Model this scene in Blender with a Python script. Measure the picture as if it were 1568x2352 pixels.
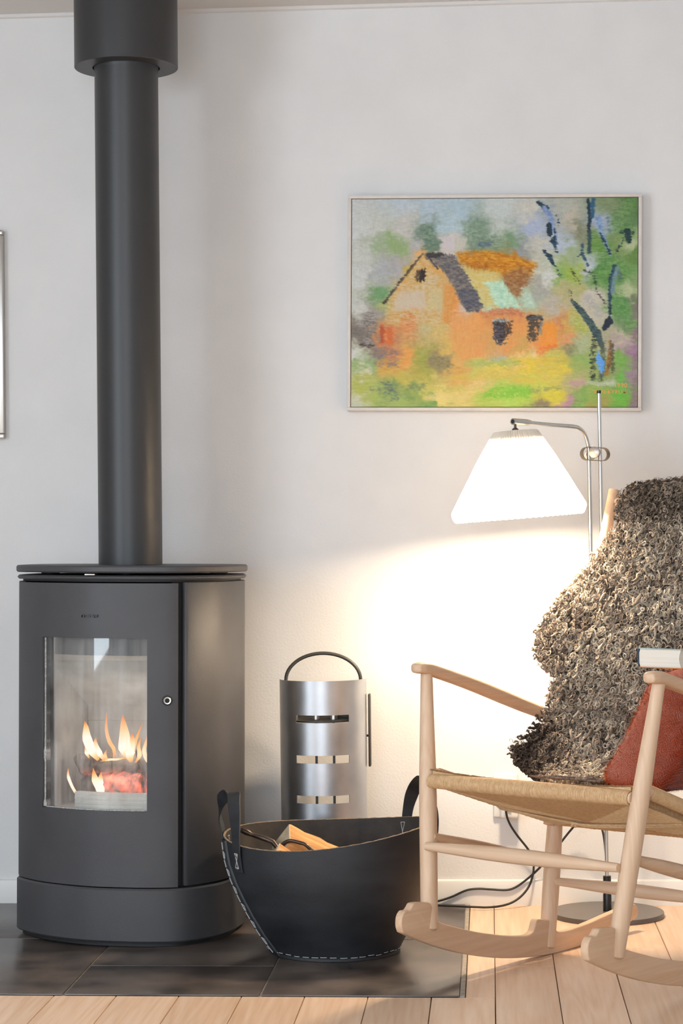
import bpy, bmesh, math, random
import numpy as np
from mathutils import Vector, Matrix

# ------------------------------------------------------------------ scene, camera, light, exposure
for _o in list(bpy.data.objects):
    bpy.data.objects.remove(_o)
SC = bpy.context.scene
COL = SC.collection
RNG = np.random.default_rng(7)
random.seed(7)
PI = math.pi

# camera: 1568 x 2352 frame, focal length 4800 px, eye 0.92 m above the floor, world y runs into the back wall
IMG_W, IMG_H, FPX = 1568.0, 2352.0, 4800.0
cam_d = bpy.data.cameras.new('camera')
cam_d.sensor_fit = 'VERTICAL'
cam_d.sensor_height = 36.0
cam_d.lens = 36.0 * FPX / IMG_H
cam_d.clip_start = 0.05
cam_d.clip_end = 60
cam = bpy.data.objects.new('camera', cam_d)
COL.objects.link(cam)
_R = Matrix(((0.99747827, 0.01120285, -0.07008272),
             (0.07023592, -0.01392251, 0.99743325),
             (-0.01019837, 0.99984032, 0.01467424)))      # columns: right, up, forward (world)
_M = Matrix(((_R[0][0], _R[0][1], -_R[0][2], 0.0),
             (_R[1][0], _R[1][1], -_R[1][2], 0.0),
             (_R[2][0], _R[2][1], -_R[2][2], 0.92),
             (0, 0, 0, 1)))
cam.matrix_world = _M
SC.camera = cam

SC.view_settings.view_transform = 'Standard'
SC.view_settings.look = 'None'
SC.view_settings.gamma = 1.0
SC.view_settings.use_curve_mapping = False
SC.view_settings.exposure = 0.0

world = bpy.data.worlds.new('world')
SC.world = world
world.use_nodes = True
world.node_tree.nodes['Background'].inputs[0].default_value = (0.75, 0.86, 1.0, 1)
world.node_tree.nodes['Background'].inputs[1].default_value = 0.6


def area_light(name, loc, target, sx, sy, power, color):
    d = bpy.data.lights.new(name, 'AREA')
    d.shape = 'RECTANGLE'
    d.size, d.size_y = sx, sy
    d.energy = power
    d.color = color
    o = bpy.data.objects.new(name, d)
    COL.objects.link(o)
    o.location = loc
    o.rotation_euler = (Vector(target) - Vector(loc)).to_track_quat('-Z', 'Y').to_euler()
    return o


# daylight through the two windows of the room (left wall, and the wall behind the camera)
area_light('window_daylight_left', (-3.02, 1.15, 1.30), (1.0, 1.15, 1.30), 2.1, 1.7, 106.0, (0.79, 0.90, 1.0))
area_light('window_daylight_front', (-0.55, -2.42, 1.30), (-0.55, 2.0, 1.30), 2.3, 1.7, 99.0, (0.79, 0.90, 1.0))


# ------------------------------------------------------------------ helpers
def lin(r, g, b):
    def f(c):
        c = c / 255.0
        return c / 12.92 if c <= 0.04045 else ((c + 0.055) / 1.055) ** 2.4
    return (f(r), f(g), f(b))


class MB:
    """collects shapes into one mesh"""
    def __init__(self):
        self.v, self.f, self.n = [], [], 0

    def add(self, verts, faces):
        verts = np.asarray(verts, float).reshape(-1, 3)
        self.v.append(verts)
        k = self.n
        self.f += [tuple(int(i) + k for i in f) for f in faces]
        self.n += len(verts)
        return self

    def box(self, lo, hi, M=None):
        x0, y0, z0 = lo
        x1, y1, z1 = hi
        v = np.array([(x0, y0, z0), (x1, y0, z0), (x1, y1, z0), (x0, y1, z0), (x0, y0, z1), (x1, y0, z1), (x1, y1, z1), (x0, y1, z1)])
        if M is not None:
            v = v @ np.array(M)[:3, :3].T + np.array(M)[:3, 3]
        return self.add(v, [(0, 3, 2, 1), (4, 5, 6, 7), (0, 1, 5, 4), (1, 2, 6, 5), (2, 3, 7, 6), (3, 0, 4, 7)])

    def tube(self, pts, r, n=10, cap=True, up=(0, 0, 1), flat=None, closed=False):
        """sweep along pts; r scalar or per point; flat = (a, b) or per point pairs: half sizes along side/up"""
        P = np.asarray(pts, float)
        m = len(P)
        T = np.gradient(P, axis=0)
        if closed:
            T = np.roll(P, -1, 0) - np.roll(P, 1, 0)
        T /= np.linalg.norm(T, axis=1)[:, None] + 1e-12
        u = np.array(up, float)
        if abs(np.dot(u, T[0])) > 0.97:
            u = np.array((1.0, 0, 0))
        N = []
        for i in range(m):
            u = u - np.dot(u, T[i]) * T[i]
            u /= np.linalg.norm(u) + 1e-12
            N.append(u.copy())
        N = np.array(N)
        S = np.cross(T, N)
        if flat is not None:
            fl = np.broadcast_to(np.asarray(flat, float), (m, 2))
            ra, rb = fl[:, 0], fl[:, 1]
        else:
            ra = rb = np.broadcast_to(np.asarray(r, float), (m,))
        a = np.arange(n) * 2 * PI / n
        ca, sa = np.cos(a), np.sin(a)
        if flat is not None and n >= 8:                       # softened rectangle
            e = 0.62
            ca, sa = np.sign(ca) * np.abs(ca) ** e, np.sign(sa) * np.abs(sa) ** e
        V = P[:, None, :] + S[:, None, :] * (ra[:, None] * ca)[:, :, None] + N[:, None, :] * (rb[:, None] * sa)[:, :, None]
        F = []
        for i in range(m if closed else m - 1):
            i2 = (i + 1) % m
            for j in range(n):
                j2 = (j + 1) % n
                F.append((i * n + j, i * n + j2, i2 * n + j2, i2 * n + j))
        if cap and not closed:
            F.append(tuple(range(n - 1, -1, -1)))
            F.append(tuple((m - 1) * n + j for j in range(n)))
        return self.add(V.reshape(-1, 3), F)

    def lathe(self, prof, n=48, c=(0, 0, 0), a0=0.0, a1=2 * PI):
        full = abs(a1 - a0 - 2 * PI) < 1e-6
        k = n if full else n + 1
        a = a0 + (a1 - a0) * np.arange(k) / n
        V = []
        for r, z in prof:
            for t in a:
                V.append((c[0] + r * math.cos(t), c[1] + r * math.sin(t), c[2] + z))
        F = []
        for i in range(len(prof) - 1):
            for j in range(n):
                j2 = (j + 1) % k
                F.append((i * k + j, i * k + j2, (i + 1) * k + j2, (i + 1) * k + j))
        return self.add(V, F)

    def prism(self, outline, h0, h1, fn):
        """outline 2-D, fn(p, h) -> 3-D point"""
        n = len(outline)
        V = [fn(p, h0) for p in outline] + [fn(p, h1) for p in outline]
        F = [tuple(range(n - 1, -1, -1)), tuple(range(n, 2 * n))]
        for i in range(n):
            j = (i + 1) % n
            F.append((i, j, n + j, n + i))
        return self.add(V, F)

    def build(self, name, mat=None, parent=None, smooth=True, kind=None, bevel=0.0, seg=2, angle=38, label=None):
        me = bpy.data.meshes.new(name)
        V = np.concatenate(self.v) if self.v else np.zeros((0, 3))
        me.from_pydata(V.tolist(), [], self.f)
        me.update()
        if bevel > 0:
            bm = bmesh.new()
            bm.from_mesh(me)
            bmesh.ops.recalc_face_normals(bm, faces=bm.faces)
            eds = [e for e in bm.edges if len(e.link_faces) == 2 and e.calc_face_angle(0) > math.radians(angle)]
            if eds:
                bmesh.ops.bevel(bm, geom=eds, offset=bevel, segments=seg, profile=0.5, affect='EDGES', clamp_overlap=True)
            bm.to_mesh(me)
            bm.free()
        if smooth:
            me.shade_smooth()
            try:
                me.set_sharp_from_angle(angle=math.radians(angle))
            except Exception:
                pass
        return link(name, me, mat, parent, kind, label)


def link(name, me, mat, parent=None, kind=None, label=None):
    o = bpy.data.objects.new(name, me)
    COL.objects.link(o)
    if mat is not None:
        me.materials.append(mat)
    if parent is not None:
        o.parent = parent
    if kind:
        o['kind'] = kind
    if label:
        o['label'] = label
    return o


def raw_mesh(name, V, quads, mat, parent=None, smooth=True, kind=None, colors=None, tri=False):
    """fast numpy mesh"""
    me = bpy.data.meshes.new(name)
    V = np.ascontiguousarray(V, dtype=np.float32)
    F = np.ascontiguousarray(quads, dtype=np.int32)
    k = F.shape[1]
    me.vertices.add(len(V))
    me.vertices.foreach_set('co', V.ravel())
    me.loops.add(F.size)
    me.loops.foreach_set('vertex_index', F.ravel())
    me.polygons.add(len(F))
    me.polygons.foreach_set('loop_start', np.arange(0, F.size, k, dtype=np.int32))
    me.update(calc_edges=True)
    if smooth:
        me.shade_smooth()
    if colors is not None:
        at = me.color_attributes.new('Col', 'FLOAT_COLOR', 'POINT')
        c = np.ones((len(V), 4), np.float32)
        c[:, :colors.shape[1]] = colors
        at.data.foreach_set('color', c.ravel())
    return link(name, me, mat, parent, kind)


def thing(name, label, cat, loc=(0, 0, 0), rot=(0, 0, 0), group=None):
    o = bpy.data.objects.new(name, None)
    COL.objects.link(o)
    o.empty_display_size = 0.05
    o.location = loc
    o.rotation_euler = rot
    return tag(o, label, cat, group)


def tag(o, label, cat, group=None):
    o['label'] = label
    o['category'] = cat
    if group:
        o['group'] = group
    return o


def spline(pts, n=12, closed=False):
    P = np.asarray(pts, float)
    m = len(P)
    out = []
    for i in range(m if closed else m - 1):
        if closed:
            p0, p1, p2, p3 = P[(i - 1) % m], P[i], P[(i + 1) % m], P[(i + 2) % m]
        else:
            p1, p2 = P[i], P[i + 1]
            p0 = P[i - 1] if i > 0 else 2 * p1 - p2
            p3 = P[i + 2] if i + 2 < m else 2 * p2 - p1
        for k in range(n):
            t = k / n
            out.append(0.5 * ((2 * p1) + (p2 - p0) * t + (2 * p0 - 5 * p1 + 4 * p2 - p3) * t * t + (3 * p1 - p0 - 3 * p2 + p3) * t ** 3))
    if not closed:
        out.append(P[-1])
    return np.array(out)


def text_mesh(name, curve, mat):
    t = bpy.data.objects.new(name + '_outline', curve)
    COL.objects.link(t)
    bpy.context.view_layer.update()
    me = bpy.data.meshes.new_from_object(t.evaluated_get(bpy.context.evaluated_depsgraph_get()))
    bpy.data.objects.remove(t)
    me.name = name
    me.materials.clear()
    return link(name, me, mat)


# ------------------------------------------------------------------ materials
def nodes_of(name):
    m = bpy.data.materials.new(name)
    m.use_nodes = True
    nt = m.node_tree
    nt.nodes.clear()
    out = nt.nodes.new('ShaderNodeOutputMaterial')
    return m, nt, out


def N(nt, t, **kw):
    n = nt.nodes.new(t)
    for k, v in kw.items():
        if k in ('inp',):
            for kk, vv in v.items():
                n.inputs[kk].default_value = vv
        else:
            setattr(n, k, v)
    return n


def ramp(nt, fac, stops):
    r = nt.nodes.new('ShaderNodeValToRGB')
    el = r.color_ramp.elements
    while len(el) < len(stops):
        el.new(0.5)
    for e, (p, c) in zip(el, stops):
        e.position = p
        e.color = (*c, 1)
    nt.links.new(fac, r.inputs[0])
    return r.outputs[0]


def mat_simple(name, c1, c2=None, rough=0.5, metal=0.0, scale=20.0, stretch=(1, 1, 1), bump=0.0, bscale=None, rough2=None, spec=0.5, detail=5.0, coat=0.0, bdist=0.002):
    m, nt, out = nodes_of(name)
    L = nt.links
    b = N(nt, 'ShaderNodeBsdfPrincipled')
    b.inputs['Roughness'].default_value = rough
    b.inputs['Metallic'].default_value = metal
    b.inputs['Specular IOR Level'].default_value = spec
    b.inputs['Coat Weight'].default_value = coat
    tc = N(nt, 'ShaderNodeTexCoord')
    mp = N(nt, 'ShaderNodeMapping')
    mp.inputs['Scale'].default_value = stretch
    L.new(tc.outputs['Object'], mp.inputs[0])
    nz = N(nt, 'ShaderNodeTexNoise')
    nz.inputs['Scale'].default_value = scale
    nz.inputs['Detail'].default_value = detail
    L.new(mp.outputs[0], nz.inputs[0])
    if c2 is None:
        b.inputs['Base Color'].default_value = (*c1, 1)
    else:
        L.new(ramp(nt, nz.outputs[0], [(0.32, c1), (0.68, c2)]), b.inputs['Base Color'])
    if rough2 is not None:
        mr = N(nt, 'ShaderNodeMapRange', inp={3: rough, 4: rough2})
        L.new(nz.outputs[0], mr.inputs[0])
        L.new(mr.outputs[0], b.inputs['Roughness'])
    if bump > 0:
        n2 = N(nt, 'ShaderNodeTexNoise')
        n2.inputs['Scale'].default_value = bscale or scale
        n2.inputs['Detail'].default_value = 3.0
        L.new(mp.outputs[0], n2.inputs[0])
        bp = N(nt, 'ShaderNodeBump')
        bp.inputs['Strength'].default_value = bump
        bp.inputs['Distance'].default_value = bdist
        L.new(n2.outputs[0], bp.inputs['Height'])
        L.new(bp.outputs[0], b.inputs['Normal'])
    L.new(b.outputs[0], out.inputs[0])
    return m


def mat_wood(name, ca, cb, cc, axis='z', rough=0.45, rings=14.0, streak=90.0, random_tint=True, bump=0.05):
    """pale timber: fine streaks along one axis plus broad figure"""
    m, nt, out = nodes_of(name)
    L = nt.links
    b = N(nt, 'ShaderNodeBsdfPrincipled')
    b.inputs['Roughness'].default_value = rough
    tc = N(nt, 'ShaderNodeTexCoord')
    oi = N(nt, 'ShaderNodeObjectInfo')
    off = N(nt, 'ShaderNodeVectorMath', operation='SCALE')
    off.inputs[3].default_value = 31.0
    cx = N(nt, 'ShaderNodeCombineXYZ')
    for k in range(3):
        L.new(oi.outputs['Random'], cx.inputs[k])
    L.new(cx.outputs[0], off.inputs[0])
    ad = N(nt, 'ShaderNodeVectorMath', operation='ADD')
    L.new(tc.outputs['Object'], ad.inputs[0])
    L.new(off.outputs[0], ad.inputs[1])
    s = {'x': (0.045, 1, 1), 'y': (1, 0.045, 1), 'z': (1, 1, 0.045)}[axis]
    mp = N(nt, 'ShaderNodeMapping')
    mp.inputs['Scale'].default_value = s
    L.new(ad.outputs[0], mp.inputs[0])
    n1 = N(nt, 'ShaderNodeTexNoise', inp={'Scale': streak, 'Detail': 4.0})
    L.new(mp.outputs[0], n1.inputs[0])
    n2 = N(nt, 'ShaderNodeTexNoise', inp={'Scale': rings, 'Detail': 2.0, 'Distortion': 0.6})
    L.new(mp.outputs[0], n2.inputs[0])
    wv = N(nt, 'ShaderNodeMath', operation='MULTIPLY')
    wv.inputs[1].default_value = 9.0
    L.new(n2.outputs[0], wv.inputs[0])
    fr = N(nt, 'ShaderNodeMath', operation='PINGPONG')
    fr.inputs[1].default_value = 0.5
    L.new(wv.outputs[0], fr.inputs[0])
    mix = N(nt, 'ShaderNodeMath', operation='MULTIPLY_ADD')
    mix.inputs[1].default_value = 0.55
    L.new(fr.outputs[0], mix.inputs[0])
    half = N(nt, 'ShaderNodeMath', operation='MULTIPLY')
    half.inputs[1].default_value = 0.75
    L.new(n1.outputs[0], half.inputs[0])
    L.new(half.outputs[0], mix.inputs[2])
    col = ramp(nt, mix.outputs[0], [(0.22, cc), (0.48, ca), (0.72, cb)])
    if random_tint:
        hs = N(nt, 'ShaderNodeHueSaturation')
        mr = N(nt, 'ShaderNodeMapRange', inp={3: 0.94, 4: 1.05})
        L.new(oi.outputs['Random'], mr.inputs[0])
        L.new(mr.outputs[0], hs.inputs['Value'])
        L.new(col, hs.inputs['Color'])
        col = hs.outputs[0]
    L.new(col, b.inputs['Base Color'])
    bp = N(nt, 'ShaderNodeBump', inp={'Strength': bump, 'Distance': 0.001})
    L.new(n1.outputs[0], bp.inputs['Height'])
    L.new(bp.outputs[0], b.inputs['Normal'])
    L.new(b.outputs[0], out.inputs[0])
    return m


def mat_attr(name, rough=0.6, spec=0.3, bump=0.0, bscale=300.0, trans=0.0, sheen=0.0):
    m, nt, out = nodes_of(name)
    L = nt.links
    b = N(nt, 'ShaderNodeBsdfPrincipled')
    b.inputs['Roughness'].default_value = rough
    b.inputs['Specular IOR Level'].default_value = spec
    b.inputs['Sheen Weight'].default_value = sheen
    at = N(nt, 'ShaderNodeVertexColor', layer_name='Col')
    L.new(at.outputs[0], b.inputs['Base Color'])
    if bump:
        tc = N(nt, 'ShaderNodeTexCoord')
        nz = N(nt, 'ShaderNodeTexNoise', inp={'Scale': bscale, 'Detail': 2.0})
        L.new(tc.outputs['Object'], nz.inputs[0])
        bp = N(nt, 'ShaderNodeBump', inp={'Strength': bump, 'Distance': 0.0006})
        L.new(nz.outputs[0], bp.inputs['Height'])
        L.new(bp.outputs[0], b.inputs['Normal'])
    sh = b.outputs[0]
    if trans > 0:
        tr = N(nt, 'ShaderNodeBsdfTranslucent')
        L.new(at.outputs[0], tr.inputs[0])
        mx = N(nt, 'ShaderNodeMixShader', inp={0: trans})
        L.new(b.outputs[0], mx.inputs[1])
        L.new(tr.outputs[0], mx.inputs[2])
        sh = mx.outputs[0]
    L.new(sh, out.inputs[0])
    return m


def mat_emit(name, strength):
    m, nt, out = nodes_of(name)
    e = N(nt, 'ShaderNodeEmission', inp={'Strength': strength})
    at = N(nt, 'ShaderNodeVertexColor', layer_name='Col')
    nt.links.new(at.outputs[0], e.inputs[0])
    nt.links.new(e.outputs[0], out.inputs[0])
    return m


M = {}
M['wall'] = mat_simple('white_wall_paint', lin(224, 224, 224), lin(229, 229, 229), rough=0.75, scale=6, bump=0.28, bscale=190, spec=0.25)
M['ceiling'] = mat_simple('white_ceiling_paint', lin(222, 221, 220), rough=0.9, spec=0.2)
M['white_paint'] = mat_simple('white_gloss_paint', lin(232, 231, 229), rough=0.35)
M['beech_floor'] = mat_wood('pale_beech_plank', lin(226, 193, 163), lin(233, 204, 178), lin(216, 178, 145), axis='y', rough=0.38, rings=11, streak=120)
M['gap'] = mat_simple('dark_floor_gap', lin(64, 46, 34), rough=0.9)
M['slate'] = mat_simple('dark_slate_tile', lin(52, 47, 45), lin(104, 93, 86), rough=0.22, rough2=0.40, scale=7, bump=0.10, bscale=30, detail=8)
M['grout'] = mat_simple('grey_grout', lin(142, 138, 132), rough=0.9, scale=60, c2=lin(120, 116, 112))
M['tile_edge'] = mat_simple('raw_tile_edge', lin(148, 140, 130), lin(176, 166, 152), rough=0.85, scale=70)
M['iron'] = mat_simple('matt_black_stove_iron', lin(62, 62, 65), lin(71, 71, 74), rough=0.5, metal=0.0, scale=5, bump=0.16, bscale=420, spec=0.5)
M['iron_dark'] = mat_simple('black_iron_recess_shade', lin(26, 26, 28), rough=0.6)  # near-black puts the shade of gaps and recesses into the colour
M['pipe'] = mat_simple('satin_black_flue_paint', lin(48, 49, 51), rough=0.42, scale=20, bump=0.04, bscale=500)
M['steel'] = mat_simple('brushed_steel', (0.60, 0.59, 0.57), (0.66, 0.65, 0.63), rough=0.30, metal=1.0, scale=60, stretch=(1, 1, 0.04), bump=0.03, bscale=200)
M['steel_sheet'] = mat_simple('rolled_steel_sheet', (0.44, 0.46, 0.49), (0.54, 0.55, 0.57), rough=0.32, rough2=0.42, metal=1.0, scale=14, bump=0.06, bscale=40)
M['dark_metal'] = mat_simple('dark_grey_metal', lin(62, 60, 57), rough=0.45, metal=0.3, spec=0.5)
M['bronze'] = mat_simple('bronzed_band', (0.30, 0.235, 0.17), rough=0.38, metal=1.0)
M['knob'] = mat_simple('turned_steel_knob', (0.42, 0.39, 0.36), (0.50, 0.47, 0.44), rough=0.36, metal=1.0, scale=30)
M['black_metal'] = mat_simple('black_lacquered_metal', lin(24, 24, 26), rough=0.28)
M['lamp_base'] = mat_simple('grey_lacquered_base', lin(92, 84, 78), rough=0.30, scale=40, c2=lin(98, 90, 84))
M['black_cord'] = mat_simple('black_cord', lin(34, 32, 31), rough=0.5)
M['plastic'] = mat_simple('white_outlet_plastic', lin(226, 224, 220), rough=0.35)
M['beech'] = mat_wood('soaped_beech', lin(216, 184, 154), lin(222, 192, 163), lin(210, 176, 144), axis='z', rough=0.5, rings=16, streak=150, random_tint=False)
M['beech_m'] = mat_wood('soaped_beech_crosswise', lin(216, 184, 154), lin(222, 192, 163), lin(210, 176, 144), axis='x', rough=0.5, rings=16, streak=150, random_tint=False)
M['beech_s'] = mat_wood('soaped_beech_lengthwise', lin(213, 179, 148), lin(219, 187, 157), lin(207, 171, 138), axis='y', rough=0.5, rings=16, streak=150, random_tint=False)
M['cord'] = mat_simple('woven_paper_cord', lin(201, 163, 118), lin(222, 188, 146), rough=0.7, scale=120, bump=0.5, bscale=700, bdist=0.001)
M['rubber'] = mat_simple('black_recycled_rubber', lin(21, 24, 29), lin(44, 46, 50), rough=0.38, rough2=0.60, scale=5, stretch=(1, 1, 3.5), bump=0.30, bscale=330, detail=8)
M['rubber_in'] = mat_simple('rubber_inside', lin(44, 42, 42), lin(66, 60, 54), rough=0.7, scale=22, bump=0.2, bscale=120)
M['rubber_edge'] = mat_simple('cut_rubber_edge', lin(104, 90, 74), lin(150, 130, 108), rough=0.9, scale=200)
M['thread'] = mat_simple('pale_waxed_thread', lin(176, 178, 178), rough=0.5)
M['log'] = mat_wood('split_firewood', lin(205, 148, 86), lin(226, 174, 112), lin(172, 112, 58), axis='x', rough=0.75, rings=20, streak=110, bump=0.3)
M['log_end'] = mat_simple('sawn_log_end', lin(176, 156, 128), lin(204, 186, 158), rough=0.85, scale=40, bump=0.2, bscale=150)
M['bark'] = mat_simple('bark', lin(70, 46, 30), lin(112, 76, 48), rough=0.95, scale=50, bump=0.7, bscale=90)
M['old_iron'] = mat_simple('worn_forged_iron', lin(52, 42, 36), lin(82, 68, 58), rough=0.35, metal=0.7, scale=40)
M['frame'] = mat_simple('limed_wood_frame', lin(212, 205, 198), lin(222, 216, 209), rough=0.6, scale=30, bump=0.1, bscale=120)
M['silver'] = mat_simple('silver_frame', (0.52, 0.50, 0.47), rough=0.35, metal=1.0)
M['paint'] = mat_attr('oil_paint', rough=0.55, spec=0.25, bump=0.35, bscale=420)
M['wool'] = mat_attr('curly_wool', rough=0.5, spec=0.4, trans=0.12)
M['hide'] = mat_simple('wool_underlayer', lin(96, 87, 79), lin(124, 114, 104), rough=0.95, scale=90, bump=0.8, bscale=220, spec=0.1)
M['throwfuzz'] = mat_attr('rust_wool_fuzz', rough=0.85, spec=0.1, trans=0.15)
M['fringe'] = mat_simple('dark_wool_fringe', lin(72, 62, 57), lin(128, 110, 98), rough=0.95, scale=200, bump=0.6, bscale=600)
M['pages'] = mat_simple('book_pages', lin(232, 226, 214), lin(222, 214, 200), rough=0.9, scale=30, stretch=(0.03, 0.03, 12))
M['cover'] = mat_simple('dark_blue_book_cover', lin(36, 58, 84), lin(48, 74, 98), rough=0.4, scale=30)
M['cover2'] = mat_simple('teal_book_board', lin(148, 172, 172), rough=0.5)
M['cover3'] = mat_simple('orange_book_board', lin(206, 128, 70), rough=0.5)
M['vermiculite'] = mat_simple('pale_fire_board', lin(168, 163, 156), lin(192, 188, 181), rough=0.95, scale=16, bump=0.15, bscale=90)
M['vermiculite_w'] = mat_simple('whitened_fire_board', lin(205, 200, 192), lin(225, 221, 214), rough=0.95, scale=30, bump=0.15, bscale=90)
M['rope'] = mat_simple('glass_seal_rope', lin(150, 148, 144), lin(206, 204, 200), rough=0.9, scale=220, bump=0.8, bscale=400)
M['flame'] = mat_emit('flame', 1.0)
M['bulb'] = None
_m, _nt, _out = nodes_of('lamp_bulb_glow')
_e = N(_nt, 'ShaderNodeEmission', inp={'Color': (1.0, 0.74, 0.44, 1), 'Strength': 40.0})
_nt.links.new(_e.outputs[0], _out.inputs[0])
M['bulb'] = _m


def make_shade_mat():
    m, nt, out = nodes_of('pleated_white_shade')
    d = N(nt, 'ShaderNodeBsdfDiffuse', inp={'Color': (0.86, 0.84, 0.80, 1)})
    t = N(nt, 'ShaderNodeBsdfTranslucent', inp={'Color': (0.92, 0.88, 0.80, 1)})
    mx = N(nt, 'ShaderNodeMixShader', inp={0: 0.36})
    nt.links.new(d.outputs[0], mx.inputs[1])
    nt.links.new(t.outputs[0], mx.inputs[2])
    nt.links.new(mx.outputs[0], out.inputs[0])
    return m


M['shade'] = make_shade_mat()


def make_glass_mat():
    """stove glass: clear pane, a reflecting surface and a film of ash wiped in vertical streaks"""
    m, nt, out = nodes_of('sooty_stove_glass')
    L = nt.links
    tc = N(nt, 'ShaderNodeTexCoord')
    mp = N(nt, 'ShaderNodeMapping')
    mp.inputs['Scale'].default_value = (55, 55, 1.2)
    L.new(tc.outputs['Object'], mp.inputs[0])
    nz = N(nt, 'ShaderNodeTexNoise', inp={'Scale': 1.0, 'Detail': 4.0, 'Roughness': 0.6})
    L.new(mp.outputs[0], nz.inputs[0])
    n2 = N(nt, 'ShaderNodeTexNoise', inp={'Scale': 9.0, 'Detail': 3.0})
    L.new(tc.outputs['Object'], n2.inputs[0])
    ml = N(nt, 'ShaderNodeMath', operation='MULTIPLY')
    L.new(nz.outputs[0], ml.inputs[0])
    L.new(n2.outputs[0], ml.inputs[1])
    mr = N(nt, 'ShaderNodeMapRange', inp={1: 0.16, 2: 0.48, 3: 0.02, 4: 0.34})
    L.new(ml.outputs[0], mr.inputs[0])
    tr = N(nt, 'ShaderNodeBsdfTransparent', inp={'Color': (0.93, 0.94, 0.94, 1)})
    df = N(nt, 'ShaderNodeBsdfDiffuse', inp={'Color': (0.80, 0.80, 0.79, 1)})
    tl = N(nt, 'ShaderNodeBsdfTranslucent', inp={'Color': (0.8, 0.8, 0.79, 1)})
    dm = N(nt, 'ShaderNodeMixShader', inp={0: 0.45})
    L.new(df.outputs[0], dm.inputs[1])
    L.new(tl.outputs[0], dm.inputs[2])
    m1 = N(nt, 'ShaderNodeMixShader')
    L.new(mr.outputs[0], m1.inputs[0])
    L.new(tr.outputs[0], m1.inputs[1])
    L.new(dm.outputs[0], m1.inputs[2])
    gl = N(nt, 'ShaderNodeBsdfGlossy', inp={'Roughness': 0.03, 'Color': (1, 1, 1, 1)})
    fr = N(nt, 'ShaderNodeFresnel', inp={'IOR': 1.45})
    m2 = N(nt, 'ShaderNodeMixShader')
    L.new(fr.outputs[0], m2.inputs[0])
    L.new(m1.outputs[0], m2.inputs[1])
    L.new(gl.outputs[0], m2.inputs[2])
    L.new(m2.outputs[0], out.inputs[0])
    return m


M['glass'] = make_glass_mat()


def make_ember_mat():
    m, nt, out = nodes_of('charred_glowing_log')
    L = nt.links
    tc = N(nt, 'ShaderNodeTexCoord')
    nz = N(nt, 'ShaderNodeTexNoise', inp={'Scale': 26.0, 'Detail': 5.0})
    L.new(tc.outputs['Object'], nz.inputs[0])
    b = N(nt, 'ShaderNodeBsdfPrincipled', inp={'Roughness': 0.95})
    L.new(ramp(nt, nz.outputs[0], [(0.35, lin(70, 60, 54)), (0.6, lin(150, 138, 128))]), b.inputs['Base Color'])
    L.new(ramp(nt, nz.outputs[0], [(0.40, (0, 0, 0)), (0.55, (1.0, 0.10, 0.03)), (0.7, (1.0, 0.32, 0.12))]), b.inputs['Emission Color'])
    at = N(nt, 'ShaderNodeVertexColor', layer_name='Col')
    mu = N(nt, 'ShaderNodeMath', operation='MULTIPLY')
    mu.inputs[1].default_value = 1.1
    L.new(at.outputs[0], mu.inputs[0])
    L.new(mu.outputs[0], b.inputs['Emission Strength'])
    L.new(b.outputs[0], out.inputs[0])
    return m


M['ember'] = make_ember_mat()


def make_throw_mat():
    m, nt, out = nodes_of('rust_red_herringbone_wool')
    L = nt.links
    tc = N(nt, 'ShaderNodeTexCoord')
    sp = N(nt, 'ShaderNodeSeparateXYZ')
    L.new(tc.outputs['Object'], sp.inputs[0])
    # herringbone: diagonal bars whose lean flips every 2.4 cm
    pp = N(nt, 'ShaderNodeMath', operation='PINGPONG')
    pp.inputs[1].default_value = 0.016
    L.new(sp.outputs[0], pp.inputs[0])
    nz = N(nt, 'ShaderNodeTexNoise', inp={'Scale': 120.0, 'Detail': 3.0})
    L.new(tc.outputs['Object'], nz.inputs[0])
    sm = N(nt, 'ShaderNodeMath', operation='ADD')
    L.new(pp.outputs[0], sm.inputs[0])
    L.new(sp.outputs[2], sm.inputs[1])
    nn = N(nt, 'ShaderNodeMath', operation='MULTIPLY_ADD')
    nn.inputs[1].default_value = 0.011
    L.new(nz.outputs[0], nn.inputs[0])
    L.new(sm.outputs[0], nn.inputs[2])
    mo = N(nt, 'ShaderNodeMath', operation='PINGPONG')
    mo.inputs[1].default_value = 0.0026
    L.new(nn.outputs[0], mo.inputs[0])
    dv = N(nt, 'ShaderNodeMath', operation='MULTIPLY')
    dv.inputs[1].default_value = 1 / 0.0026
    L.new(mo.outputs[0], dv.inputs[0])
    n2 = N(nt, 'ShaderNodeTexNoise', inp={'Scale': 30.0, 'Detail': 4.0})
    L.new(tc.outputs['Object'], n2.inputs[0])
    mu = N(nt, 'ShaderNodeMath', operation='MULTIPLY')
    L.new(dv.outputs[0], mu.inputs[0])
    L.new(n2.outputs[0], mu.inputs[1])
    b = N(nt, 'ShaderNodeBsdfPrincipled', inp={'Roughness': 0.9, 'Specular IOR Level': 0.1, 'Sheen Weight': 0.25})
    L.new(ramp(nt, mu.outputs[0], [(0.0, lin(84, 28, 16)), (0.30, lin(140, 50, 22)), (0.46, lin(138, 58, 34)), (0.60, lin(118, 88, 84))]), b.inputs['Base Color'])
    n3 = N(nt, 'ShaderNodeTexNoise', inp={'Scale': 420.0, 'Detail': 2.0})
    L.new(tc.outputs['Object'], n3.inputs[0])
    bp = N(nt, 'ShaderNodeBump', inp={'Strength': 0.7, 'Distance': 0.002})
    L.new(n3.outputs[0], bp.inputs['Height'])
    L.new(bp.outputs[0], b.inputs['Normal'])
    L.new(b.outputs[0], out.inputs[0])
    return m


M['throw'] = make_throw_mat()

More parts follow.
